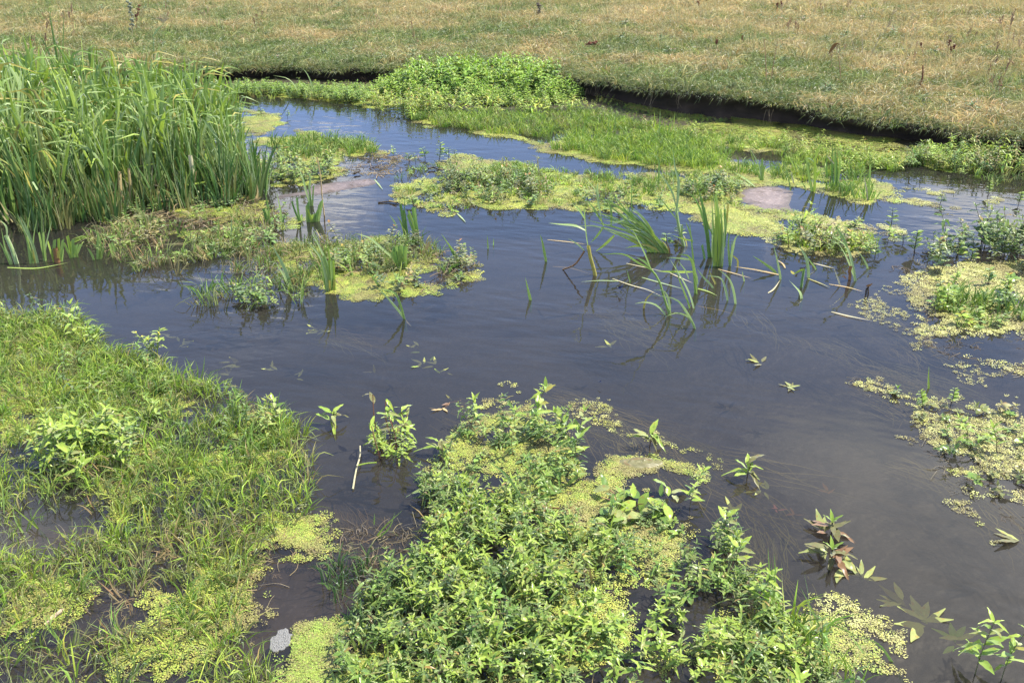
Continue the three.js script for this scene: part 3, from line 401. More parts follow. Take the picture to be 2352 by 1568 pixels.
cover('marsh_grass', 'fresh grass tongue on the near side of the duckweed channel', 'grass', 'grass_tuft', GRASS_S, M.tintV, G([[1260, 340], [1320, 318], [1420, 308], [1560, 306], [1625, 330], [1640, 362], [1655, 378], [1600, 390], [1480, 376], [1380, 366], [1310, 352]]), 330, { col: shades([...LUSH, ...LIME]), s: [0.5, 1.05], rag: 0.12 });
cover('marsh_grass', 'mixed grass below the right bank', 'grass', 'grass_tuft', GRASS_S, M.tintV, G([[1680, 300], [1720, 285], [1830, 300], [1960, 318], [2060, 335], [2130, 352], [2060, 380], [1980, 390], [1930, 370], [1870, 348], [1790, 345], [1700, 328]]), 260, { col: olive, gap: 0.42, s: [0.35, 0.75], rag: 0.15 });
cover('leafy_herbs', 'leafy herbs in front of the right bank', 'herbs', 'leafy_stem', HERB, M.leafTintV, G([[1690, 322], [1800, 322], [1950, 345], [2080, 365], [2080, 392], [1960, 394], [1900, 370], [1790, 348]]), 150, { col: lime, s: [0.4, 0.75], grow: () => 1, rag: 0.15 });
cover('leafy_herbs', 'bright clump of leafy herbs at the foot of the bank on the right', 'herbs', 'leafy_stem', HERB_L, M.leafTintV, G([[2100, 362], [2160, 356], [2260, 358], [2300, 368], [2290, 382], [2200, 392], [2110, 386]]), 200, { col: lime, s: [0.28, 0.52], grow: () => 1, rag: 0.12 });
cover('marsh_grass', 'grass and sedge in the far right corner under the bank', 'grass', 'grass_tuft', GRASS_S, M.tintV, G([[2050, 330], [2200, 335], [2420, 355], [2420, 378], [2300, 372], [2100, 385]]), 220, { col: olive, s: [0.35, 0.7], rag: 0.12 });
cover('marsh_grass', 'dark grass lying under the overhanging right bank', 'grass', 'grass_tuft', GRASS_S, M.tintV, G([[1370, 215], [1480, 232], [1620, 262], [1780, 285], [1760, 300], [1600, 290], [1450, 262], [1360, 240]]), 260, { col: olive, s: [0.3, 0.7], rag: 0.15 });
cover('marsh_grass', 'grassy patch on the weed bed beside the tall reeds', 'grass', 'grass_tuft', GRASS_S, M.tintV, G([[620, 330], [690, 312], [800, 318], [850, 330], [860, 352], [790, 365], [700, 368], [630, 360]]), 170, { col: lush, s: [0.6, 1.1], rag: 0.12 });
cover('cress', 'leafy cress bed between tall reeds and the mud bar', 'cress', 'leafy_stem', [...CRESS, ...HERB], M.leafTintV, G([[590, 400], [640, 372], [720, 375], [770, 385], [770, 410], [690, 425], [610, 425]]), 150, { col: lush, s: [0.7, 1.2], rag: 0.12 });
cover('cress', 'leafy weed crowning the raft in mid-stream', 'cress', 'leafy_stem', [...CRESS, ...HERB], M.leafTintV, G([[1020, 400], [1060, 385], [1150, 400], [1250, 420], [1265, 445], [1230, 470], [1120, 470], [1060, 450], [1020, 430]]), 150, { col: olive, s: [0.6, 1.1], gap: 0.4, rag: 0.12 });
cover('marsh_grass', 'grass on the duckweed raft in mid-stream', 'grass', 'grass_tuft', GRASS_S, M.tintV, G([[1080, 395], [1170, 390], [1260, 410], [1268, 450], [1160, 440], [1090, 425]]), 120, { col: lush, s: [0.5, 1.05], rag: 0.12 });
cover('cress', 'low weed dotted over the pale duckweed flats', 'cress', 'leafy_stem', [...CREEP, ...CRESS], M.leafTintV, G([[930, 440], [1010, 425], [1280, 450], [1480, 430], [1690, 420], [1680, 470], [1500, 480], [1250, 475], [1030, 480]]), 34, { col: olive, s: [0.5, 1.1], rag: 0.12 });
cover('marsh_grass', 'thin grass rising from the duckweed flats in the middle', 'grass', 'grass_tuft', GRASS_S, M.tintV, G([[1350, 410], [1560, 395], [1700, 405], [1690, 440], [1560, 455], [1400, 450]]), 60, { col: lush, s: [0.4, 1.0], rag: 0.12 });
cover('cress', 'dark leafy weed mound beside the pinkish mud bar', 'cress', 'leafy_stem', CRESS, M.leafTintV, G([[1580, 430], [1640, 418], [1705, 425], [1700, 450], [1640, 462], [1580, 455]]), 130, { col: olive, s: [0.6, 1.0], rag: 0.1 });
cover('marsh_grass', 'grass between the reed stalks in the duckweed on the right', 'grass', 'grass_tuft', GRASS_S, M.tintV, G([[1680, 385], [1780, 380], [1900, 400], [2000, 420], [1990, 460], [1930, 450], [1850, 420], [1740, 410]]), 90, { col: lush, s: [0.6, 1.3], gap: 0.42, rag: 0.12 });
cover('marsh_grass', 'bright mixed grass filling the shelf between channel and right bank', 'grass', 'grass_tuft', GRASS_S, M.tintV, G([[1420, 262], [1560, 275], [1700, 300], [1860, 318], [2000, 345], [2100, 372], [2060, 388], [1960, 392], [1880, 366], [1780, 348], [1690, 335], [1640, 320], [1540, 300], [1430, 300]]), 230, { col: shades([...LIME, ...LUSH]), gap: 0.45, s: [0.4, 0.85], rag: 0.15 });
cover('cress', 'small leafy herbs speckling the duckweed of the right shelf', 'herbs', 'leafy_stem', [...CREEP, ...HERB], M.leafTintV, G([[1420, 262], [1560, 275], [1700, 300], [1860, 318], [2000, 345], [2240, 375], [2060, 392], [1960, 396], [1880, 372], [1780, 352], [1690, 340], [1540, 310], [1430, 300]]), 110, { col: lime, gap: 0.42, s: [0.45, 0.9], rag: 0.15 });
{
  const strip = [], herbs = [];
  for (let k = 0; k < 5200; k++) { const i = Math.floor(rr(200, RIM.length - 200)), p = RIM[i]; if (p.x < -4.5 || p.x > 12) continue; const f = rr(0.03, 1.25), x = p.x - BACK.x * f + rr(-0.05, 0.05), z = p.z - BACK.z * f; if (fbm(x * 2 + 8, z * 2, 3) < 0.42 + 0.16 * (f < 0.4)) continue; const s = lerp(0.3, 0.75, smooth(0.1, 0.8, f)) * rr(0.6, 1.2); (k % 5 ? strip : herbs).push({ m: mat4(V(x, Math.max(-0.003, bedY(x, z) - 0.003), z), new THREE.Quaternion().setFromEuler(new THREE.Euler(rr(-0.25, 0.25), R() * 6.28, rr(-0.25, 0.25))), s), c: lushMix(x, z) }); }
  put('marsh_grass', 'grass growing along the foot of the earth bank', 'grass', 'grass_tuft', GRASS_S, M.tintV, strip);
  put('leafy_herbs', 'little herbs dotted along the foot of the earth bank', 'herbs', 'leafy_stem', HERB, M.leafTintV, herbs);
}
duckweed('duckweed and scum along the foot of the right bank', G([[1380, 225], [1480, 240], [1600, 262], [1760, 285], [1900, 310], [2060, 335], [2200, 352], [2400, 372], [2400, 395], [2200, 380], [2050, 365], [1850, 325], [1650, 290], [1450, 262]]), 800, { far: 1, gap: 0.42, freq: 2.4, rag: 0.15, cols: [DW.mid, DW.light, DW.dull] });
cover('marsh_grass', 'short bright grass spread over the whole far marsh', 'grass', 'grass_tuft', GRASS_S, M.tintV, G([[940, 275], [1120, 262], [1400, 255], [1600, 275], [1860, 318], [2100, 372], [2060, 392], [1980, 400], [1960, 450], [1860, 430], [1760, 400], [1640, 398], [1480, 376], [1300, 352], [1240, 335], [1225, 318], [1100, 304]]), 230, { col: shades([...LIME, ...LUSH, ...LIME]), gap: 0.44, freq: 1.6, s: [0.35, 0.8], rag: 0.18 });
cover('marsh_grass', 'low grass and weed roughening the edges of the mid-stream raft', 'grass', 'grass_tuft', [...GRASS_S, ...CREEP], M.tintV, G([[900, 425], [975, 372], [1190, 378], [1330, 402], [1560, 402], [1690, 425], [1690, 470], [1600, 500], [1380, 485], [1200, 474], [1030, 493], [900, 450]]), 260, { col: shades([...LUSH, ...OLIVE, ...LIME]), gap: 0.42, freq: 2.2, s: [0.3, 0.7], rag: 0.14 });
cover('trampled_grass', 'mat of sprawling grass joining the islet to the reed debris', 'grass', 'grass_tuft', [...GRASS_L, ...GRASS_S], M.tintV, G([[520, 570], [640, 545], [720, 575], [740, 640], [720, 690], [640, 680], [580, 640], [540, 600]]), 190, { col: shades([...LUSH, ...OLIVE, ...DRY]), gap: 0.36, s: [0.4, 0.95], tilt: 0.5, rag: 0.14 });
cover('trampled_grass', 'ragged low weed hanging over the water below the reed debris', 'grass', 'grass_tuft', [...GRASS_L, ...GRASS_S], M.tintV, G([[230, 590], [400, 570], [560, 565], [650, 600], [640, 650], [560, 640], [470, 625], [330, 615]]), 200, { col: shades([...LUSH, ...OLIVE, ...DRY]), gap: 0.34, s: [0.4, 0.95], tilt: 0.55, rag: 0.16 });
cover('dead_stems', 'dark rotting stems woven through the islet left of mid-stream', 'litter', 'dead_stem', [0, 1, 2].map(() => mergeGeometries([...Array(8)].map(() => { const a = R() * 6.28, L = rr(0.05, 0.14), q = V(rr(-0.06, 0.06), rr(0, 0.02), rr(-0.06, 0.06)), d = V(Math.cos(a), 0, Math.sin(a)); return ribbon([q, q.clone().addScaledVector(d, L * 0.5).add(V(0, rr(0, 0.03), 0)), q.clone().addScaledVector(d, L)], rr(0.003, 0.006), { seg: 4, twist: rr(-1, 1), cut: 0.2 }); }))), M.dry, G([[590, 575], [760, 565], [985, 540], [1110, 600], [1060, 655], [870, 688], [735, 665], [620, 640]]), 90, { col: shades([[0.12, 0.08, 0.045], [0.2, 0.13, 0.07], [0.34, 0.25, 0.13]]), gap: 0.42, s: [0.6, 1.3], rag: 0.1 });
cover('leafy_herbs', 'low herbs and grass at the right edge under the bank', 'herbs', 'leafy_stem', [...HERB, ...GRASS_S], M.tintV, G([[2080, 372], [2200, 366], [2460, 372], [2460, 440], [2330, 405], [2200, 392], [2080, 392]]), 260, { col: shades([...LIME, ...LUSH, ...OLIVE]), s: [0.6, 1.2], rag: 0.12, grow: () => 1 });
cover('leafy_herbs', 'small herbs crowding the tip of the near middle clump', 'herbs', 'leafy_stem', [...HERB, ...CREEP], M.leafTintV, G([[1010, 1010], [1080, 965], [1230, 945], [1330, 1010], [1330, 1110], [1280, 1190], [1100, 1130], [1000, 1100]]), 170, { col: lush, gap: 0.46, freq: 3, s: [0.5, 0.95], rag: 0.1 });
// left debris and middle islet
cover('trampled_grass', 'mixed green and brown weed at the foot of the tall reeds', 'grass', 'grass_tuft', GRASS_L, M.tintV, G([[180, 545], [330, 520], [480, 500], [600, 490], [640, 530], [600, 590], [480, 600], [360, 610], [240, 600]]), 190, { col: shades([...LUSH, ...OLIVE, ...DRY]), s: [0.5, 1.15], tilt: 0.45, rag: 0.16, gap: 0.2 });
cover('cress', 'creeping leafy weed woven through the debris below the reeds', 'cress', 'leafy_stem', CREEP, M.leafTintV, G([[250, 470], [450, 445], [640, 470], [640, 560], [520, 600], [360, 610], [250, 590]]), 130, { col: olive, s: [0.7, 1.4], gap: 0.46, rag: 0.12 });
cover('marsh_grass', 'thin grass over the islet left of mid-stream', 'grass', 'grass_tuft', [...GRASS_S, ...GRASS_L], M.tintV, G([[600, 590], [680, 560], [820, 555], [960, 545], [1010, 570], [1060, 610], [960, 640], [820, 660], [700, 670], [600, 650]]), 280, { col: shades([...LUSH, ...OLIVE]), s: [0.4, 0.95], tilt: 0.4, rag: 0.12, gap: 0.38 });
cover('cress', 'leafy weed dotting the islet left of mid-stream', 'cress', 'leafy_stem', [...CREEP, ...CRESS], M.leafTintV, G([[700, 590], [830, 560], [960, 545], [1090, 590], [1080, 640], [960, 665], [820, 670], [700, 640]]), 170, { col: olive, s: [0.5, 1.05], gap: 0.44, rag: 0.12 });
cover('sprawling_grass', 'sprawling grass stems floating off the islet towards the left', 'grass', 'grass_tuft', GRASS_L, M.tintV, G([[390, 680], [450, 650], [540, 645], [640, 660], [700, 690], [640, 710], [520, 712], [430, 705]]), 150, { col: shades([...LUSH, ...LUSH, ...OLIVE]), s: [0.5, 1.1], tilt: 0.6, rag: 0.12, gap: 0.35 });
cover('cress', 'tight leafy mound at the near left tip of the islet', 'cress', 'leafy_stem', [...HERB, ...CRESS], M.leafTintV, G([[545, 690], [590, 668], [660, 672], [700, 692], [640, 712], [570, 712]]), 170, { col: lush, s: [0.6, 1.0], rag: 0.08 });
// right rafts
cover('cress', 'leafy weed lining the raft right of mid-stream', 'cress', 'leafy_stem', [...CRESS, ...HERB], M.leafTintV, G([[1780, 545], [1820, 528], [1960, 535], [2060, 545], [2120, 545], [2120, 590], [1980, 590], [1870, 578]]), 170, { col: shades([...LUSH, ...LIME, ...OLIVE]), s: [0.6, 1.15], gap: 0.3, rag: 0.12 });
cover('marsh_grass', 'bright grass on the raft right of mid-stream', 'grass', 'grass_tuft', GRASS_S, M.tintV, G([[1800, 555], [1850, 535], [1960, 545], [2010, 560], [1960, 585], [1880, 580]]), 120, { col: lime, s: [0.45, 1.0], rag: 0.1 });
cover('cress', 'dark glossy weed thicket at the right edge', 'cress', 'leafy_stem', [...CRESS, ...HERB], M.leafTintV, G([[2090, 590], [2160, 560], [2240, 550], [2400, 545], [2400, 630], [2280, 625], [2170, 625]]), 170, { col: shades([[0.14, 0.26, 0.05], [0.2, 0.32, 0.06], [0.27, 0.38, 0.08]]), s: [0.8, 1.5], gap: 0.36, rag: 0.15 });
cover('marsh_grass', 'grassy mound in the whitish duckweed at the right edge', 'grass', 'grass_tuft', GRASS_S, M.tintV, G([[2160, 700], [2200, 660], [2290, 650], [2380, 680], [2340, 740], [2230, 760], [2170, 740]]), 130, { col: lush, s: [0.5, 1.1], gap: 0.4, rag: 0.12 });
cover('cress', 'leafy weed around the grassy mound at the right edge', 'cress', 'leafy_stem', [...CRESS, ...CREEP], M.leafTintV, G([[2150, 650], [2260, 630], [2400, 640], [2400, 760], [2240, 770], [2170, 740]]), 80, { col: shades([...LUSH, ...LIME]), s: [0.6, 1.2], gap: 0.42, rag: 0.12 });
cover('cress', 'scraps of leafy weed in the duckweed of the lower right edge', 'cress', 'leafy_stem', CREEP, M.leafTintV, G([[2060, 900], [2200, 920], [2400, 960], [2400, 1200], [2240, 1120], [2120, 1010]]), 70, { col: olive, s: [0.5, 1.1], rag: 0.12 });
// near left bank
const LB = G([[-40, 735], [60, 722], [180, 742], [260, 800], [370, 850], [480, 890], [600, 935], [690, 980], [700, 1060], [720, 1105], [700, 1180], [600, 1240], [560, 1330], [500, 1420], [620, 1568], [560, 1640], [-60, 1640]]);
cover('bank_grass', 'fresh fine grass over the near left bank', 'grass', 'grass_tuft', GRASS_L, M.tintV, LB, 1300, { col: shades([...LUSH, ...LIME, ...LIME, ...OLIVE]), s: [0.35, 0.85], tilt: 0.45, gap: 0.28, freq: 2.6, rag: 0.1, not: (x, z) => (inPool(x, z) && R() < 0.75) || R() > lerp(0.6, 1, smooth(-3.9, -4.9, z)) });
cover('bank_grass', 'thick short grass on the upper part of the near left bank', 'grass', 'grass_tuft', GRASS_S, M.tintV, G([[-40, 740], [100, 740], [270, 820], [480, 890], [620, 950], [690, 1000], [690, 1080], [600, 1180], [420, 1220], [300, 1120], [60, 1000], [-40, 960]]), 420, { col: shades([...LUSH, ...LIME]), s: [0.4, 0.85], tilt: 0.3, gap: 0.38, rag: 0.1 });
cover('trampled_grass', 'yellowed flattened grass blades among the near left bank', 'grass', 'grass_tuft', GRASS_L, M.dryV, LB, 170, { col: shades([...DRY, ...OLIVE]), s: [0.35, 0.85], tilt: 0.9, gap: 0.42, rag: 0.05 });
cover('cress', 'small leafy weed threaded through the near left bank', 'herbs', 'leafy_stem', [...CREEP, ...HERB], M.leafTintV, G([[-40, 735], [60, 722], [180, 742], [260, 800], [480, 890], [690, 980], [700, 1100], [560, 1130], [330, 1100], [-40, 1000]]), 120, { col: lush, s: [0.4, 0.95], gap: 0.48, rag: 0.08 });
// near right clump
const RC = G([[975, 1120], [1010, 1080], [1100, 1130], [1280, 1180], [1330, 1220], [1420, 1180], [1600, 1170], [1660, 1250], [1700, 1310], [1780, 1360], [1830, 1420], [1900, 1500], [2000, 1640], [760, 1640], [770, 1450], [860, 1330], [980, 1260]]);
cover('leafy_herbs', 'undergrowth of the leafy clump in the near middle', 'herbs', 'leafy_stem', [...HERB, ...CREEP], M.leafTintV, RC, 480, { col: shades([...LUSH, [0.2, 0.32, 0.07], [0.24, 0.34, 0.09]]), s: [0.38, 0.8], gap: 0.26, freq: 3, rag: 0.1 });
cover('bank_grass', 'grass blades growing up through the leafy clump in the near middle', 'grass', 'grass_tuft', GRASS_L, M.tintV, RC, 110, { col: shades([...LUSH, ...LIME, ...OLIVE]), s: [0.5, 1.05], gap: 0.45, rag: 0.05 });
cover('marsh_grass', 'dark lush grass wedge between the two near banks', 'grass', 'grass_tuft', [...GRASS_S, ...GRASS_L], M.tintV, G([[730, 1330], [800, 1290], [900, 1310], [960, 1400], [900, 1480], [780, 1440], [740, 1380]]), 420, { col: shades([[0.08, 0.18, 0.035], [0.11, 0.22, 0.04]]), s: [0.4, 0.85], rag: 0.08 });
cover('bank_grass', 'long grass on the lower right shore of the leafy clump', 'grass', 'grass_tuft', GRASS_L, M.tintV, G([[1740, 1400], [1820, 1400], [1900, 1480], [2000, 1568], [2000, 1640], [1800, 1640], [1760, 1500]]), 200, { col: shades([...LUSH, ...LIME]), s: [0.6, 1.2], rag: 0.08 });
// ---- dead litter
const scraps = shades([[0.12, 0.08, 0.045], [0.2, 0.13, 0.07], [0.3, 0.24, 0.14], [0.09, 0.07, 0.05]]);
const LITTER = [0, 1, 2].map(() => mergeGeometries([...Array(9)].map(() => { const a = R() * 6.28, L = rr(0.05, 0.16), o = V(rr(-0.06, 0.06), rr(0, 0.015), rr(-0.06, 0.06)), d = V(Math.cos(a), 0, Math.sin(a)); return ribbon([o, o.clone().addScaledVector(d, L * 0.5).add(V(rr(-0.02, 0.02), rr(0, 0.02), rr(-0.02, 0.02))), o.clone().addScaledVector(d, L)], rr(0.003, 0.006), { seg: 5, twist: rr(-1, 1), cut: 0.2 }); })));
const brown = shades([[0.3, 0.2, 0.1], [0.42, 0.31, 0.17], [0.16, 0.1, 0.055], [0.3, 0.24, 0.12]]);
cover('dead_stems', 'brown flattened reed litter at the foot of the tall reeds', 'litter', 'dead_stem', LITTER, M.dry, G([[170, 520], [330, 470], [600, 455], [620, 500], [500, 545], [330, 560], [230, 570]]), 60, { col: brown, s: [0.8, 1.6], dy: 0.02, rag: 0.1 });
cover('dead_stems', 'brown rotting stems on the silt between the two near banks', 'litter', 'dead_stem', LITTER, M.dry, G([[690, 1260], [760, 1220], [860, 1210], [990, 1240], [1010, 1290], [960, 1330], [880, 1340], [800, 1310], [720, 1330]]), 330, { col: shades([[0.16, 0.11, 0.065], [0.24, 0.17, 0.1], [0.1, 0.07, 0.045], [0.3, 0.24, 0.13]]), s: [0.25, 0.75], dy: 0.03, rag: 0.1 });
cover('dead_stems', 'tan stems tangled in the shallows of the near left bank', 'litter', 'dead_stem', LITTER, M.dry, G([[200, 1250], [500, 1180], [700, 1250], [640, 1350], [500, 1450], [300, 1480], [150, 1400]]), 110, { col: brown, s: [0.25, 0.8], dy: 0.02, rag: 0.1 });
cover('dead_stems', 'brown scraps on the weed bed right of the tall reeds', 'litter', 'dead_stem', LITTER, M.dry, G([[780, 370], [900, 350], [960, 370], [900, 400], [780, 400]]), 60, { col: brown, s: [0.8, 1.5], rag: 0.1 });
cover('dead_stems', 'dark weed scraps scattered through the duckweed at the right edge', 'litter', 'dead_stem', LITTER, M.dry, G([[2060, 640], [2150, 600], [2400, 590], [2400, 870], [2250, 850], [2120, 790]]), 150, { col: scraps, gap: 0.45, s: [0.3, 0.8], rag: 0.1 });
cover('dead_stems', 'dark weed scraps drifting with the duckweed at the lower right edge', 'litter', 'dead_stem', LITTER, M.dry, G([[2050, 985], [2180, 960], [2400, 960], [2400, 1260], [2230, 1160], [2150, 1060]]), 190, { col: scraps, gap: 0.48, s: [0.3, 0.7], rag: 0.1 });
cover('dead_stems', 'brown weed scraps along the streaming weed at right', 'litter', 'dead_stem', LITTER, M.dry, G([[1940, 870], [2100, 890], [2300, 930], [2280, 965], [2100, 945], [1980, 905]]), 90, { col: scraps, gap: 0.45, s: [0.3, 0.7], rag: 0.1 });
cover('dead_stems', 'brown weed scraps caught on the raft right of mid-stream', 'litter', 'dead_stem', LITTER, M.dry, G([[1700, 510], [1900, 510], [2110, 545], [2200, 600], [2100, 625], [1960, 590], [1780, 560]]), 60, { col: scraps, gap: 0.42, s: [0.4, 0.9], rag: 0.1 });
cover('dead_stems', 'dark weed scraps dotting the mid-stream raft', 'litter', 'dead_stem', LITTER, M.dry, G([[900, 430], [1060, 380], [1480, 400], [1690, 430], [1600, 500], [1300, 480], [1030, 493]]), 30, { col: scraps, gap: 0.42, s: [0.4, 0.9], rag: 0.1 });
cover('dead_stems', 'dark crumbs of weed lying on the pinkish mud bar', 'litter', 'dead_stem', LITTER, M.dry, MUD_B, 22, { col: scraps, s: [0.2, 0.6], rag: 0.1 });
cover('dead_stems', 'dark crumbs of weed lying on the narrow mud bar by the cress', 'litter', 'dead_stem', LITTER, M.dry, MUD_A, 30, { col: scraps, s: [0.2, 0.6], rag: 0.1 });
// ---- trailing waterweed, under the surface
const TRAIL = [0, 1, 2].map(() => mergeGeometries([...Array(14)].map(() => { const L = rr(0.15, 0.55), x = rr(-0.08, 0.08), y = rr(-0.04, 0); return ribbon([V(x, y, 0), V(x + rr(-0.03, 0.03), y + 0.004, -L * 0.4), V(x + rr(-0.05, 0.05), y, -L * 0.7), V(x + rr(-0.09, 0.09), y - 0.01, -L)], rr(0.0018, 0.004), { seg: 8, fold: 0, face: V(0, 1, 0) }); })));
function trailing(label, poly, perM2, a, b, cols, y = -0.009) { const p = px(...a), q = px(...b); return put('trailing_waterweed', label, 'waterweed', 'weed_strand', TRAIL, M.weedDim, seat(spots(poly, perM2, { rag: 0.1 }), { s: [0.7, 1.5], y, tilt: 0.02, az: Math.atan2(-(q.x - p.x), -(q.z - p.z)), azr: 0.4, col: shades(cols) })); }
const WEED = [[0.3, 0.25, 0.12], [0.22, 0.18, 0.08], [0.38, 0.32, 0.15], [0.16, 0.13, 0.06]], DIMW = [[0.26, 0.23, 0.12], [0.2, 0.17, 0.09], [0.3, 0.26, 0.14]];
trailing('olive waterweed streaming under the surface towards the lower right', G([[1830, 800], [1900, 800], [2060, 860], [2150, 910], [2100, 920], [1980, 880], [1880, 840]]), 96, [1850, 820], [2100, 900], WEED);
trailing('long faint waterweed strands streaming through mid-stream', G([[1700, 690], [1800, 720], [1960, 800], [2060, 850], [1960, 840], [1800, 770]]), 42, [1700, 690], [2000, 830], DIMW, -0.02);
trailing('brown waterweed fan sweeping past the tip of the near clump', G([[1190, 880], [1330, 900], [1500, 960], [1640, 1040], [1760, 1150], [1700, 1160], [1560, 1060], [1380, 1000], [1250, 940]]), 102, [1250, 900], [1700, 1120], WEED);
trailing('dark waterweed under the water by the lower right shore', G([[1640, 1080], [1760, 1160], [1800, 1300], [1700, 1290], [1640, 1180]]), 72, [1640, 1080], [1780, 1290], DIMW, -0.03);
trailing('brown waterweed around the open water at right', G([[1950, 880], [2080, 890], [2240, 940], [2160, 960], [2050, 920], [1960, 910]]), 120, [1950, 880], [2200, 950], [[0.3, 0.22, 0.16], [0.22, 0.15, 0.1], ...WEED]);
trailing('weed strands beneath the lower right duckweed', G([[1960, 1040], [2120, 1010], [2250, 1100], [2300, 1200], [2200, 1150], [2100, 1100]]), 54, [1980, 1040], [2200, 1160], WEED);
trailing('brown weed in the mid-stream shallows by the brown-stemmed plant', G([[940, 930], [1060, 900], [1180, 930], [1150, 1000], [1030, 1010], [960, 990]]), 72, [940, 920], [1180, 990], WEED);
trailing('brown weed on the silt between the near banks', G([[700, 1090], [830, 1100], [900, 1240], [800, 1240], [720, 1160]]), 66, [720, 1090], [880, 1240], [[0.3, 0.22, 0.14], [0.2, 0.15, 0.1]], -0.008);
trailing('pale weed drifting below the right raft', G([[1910, 700], [2010, 690], [2090, 760], [2080, 800], [1980, 750]]), 54, [1900, 690], [2070, 770], [[0.4, 0.3, 0.22], ...WEED]);
trailing('dark weed patch below the broken yellow stalk', G([[1290, 690], [1350, 685], [1440, 720], [1400, 735], [1300, 715]]), 102, [1290, 690], [1430, 730], DIMW, -0.006);
trailing('thin weed trace below the islet', G([[580, 735], [700, 730], [780, 750], [740, 770], [620, 760]]), 66, [580, 735], [760, 760], [[0.3, 0.2, 0.13], ...DIMW], -0.008);

// ------------------------------------------------------------------ the tall reed bed
reseed(8080);
const REEDKEY = ['g', 'g', 'd', 'p', 'p', 'k', 'g', 'g', 'p', 'k', 'k', 'y'];
function shootParts(H, broken) {
  const out = [], az = R() * 6.28, n = broken ? 3 : 6, lean = V(rr(-0.1, 0.1) * H, 0, rr(-0.1, 0.1) * H);
  out.push({ part: 'stem', g: tube([V(0, -0.05, 0), V(lean.x * 0.3, H * 0.35, lean.z * 0.3), V(lean.x * 0.7, H * 0.62, lean.z * 0.7)], 0.006, 0.004, 5, 4), k: R() < 0.75 ? 'g' : 'y' });
  for (let i = 0; i < n; i++) {
    const a = az + i * 2.4 + rr(-0.4, 0.4), y0 = H * (0.04 + 0.42 * i / n), top = H * (broken ? rr(0.4, 0.65) : rr(0.68, 1.0)), out1 = H * rr(0.05, 0.16), d = V(Math.cos(a), 0, Math.sin(a));
    const b = V(lean.x * y0 / H, y0, lean.z * y0 / H), arch = R() < 0.45, e = out1 * (arch ? rr(2.2, 3.6) : 1.3);
    const pts = [b, b.clone().addScaledVector(d, out1 * 0.35).add(V(0, (top - y0) * 0.5, 0)), b.clone().addScaledVector(d, out1).add(V(0, (top - y0) * 0.86, 0)), b.clone().addScaledVector(d, e).add(V(0, (top - y0) * (arch ? rr(0.72, 0.95) : 1), 0))];
    out.push({ part: 'leaf', g: ribbon(pts, rr(0.018, 0.033), { seg: 8, twist: rr(-1.2, 1.2), turn: rr(-0.9, 0.9), from: 0.6, cut: broken ? 0.5 : 0, face: V(Math.cos(a + 0.6), 0.2, Math.sin(a + 0.6)) }), k: broken && R() < 0.4 ? 'y' : pick(REEDKEY) });
  }
  return out;
}
const SHOOT = [...Array(8)].map((_, i) => shootParts(1, i > 6));
const REEDS = G([[-330, 540], [-60, 535], [80, 512], [190, 495], [300, 472], [400, 455], [500, 452], [572, 450], [576, 420], [568, 370], [560, 330], [540, 300], [420, 290], [200, 292], [-100, 296], [-380, 300]]);
const reedH = (x, z) => { const t = smooth(-3.4, -8.5, x); return lerp(1.0, 1.36, t) * (0.92 + 0.16 * fbm(x * 1.2, z * 1.2, 2)) * lerp(0.72, 1, smooth(0.0, 0.55, edge(REEDS, x, z))); };
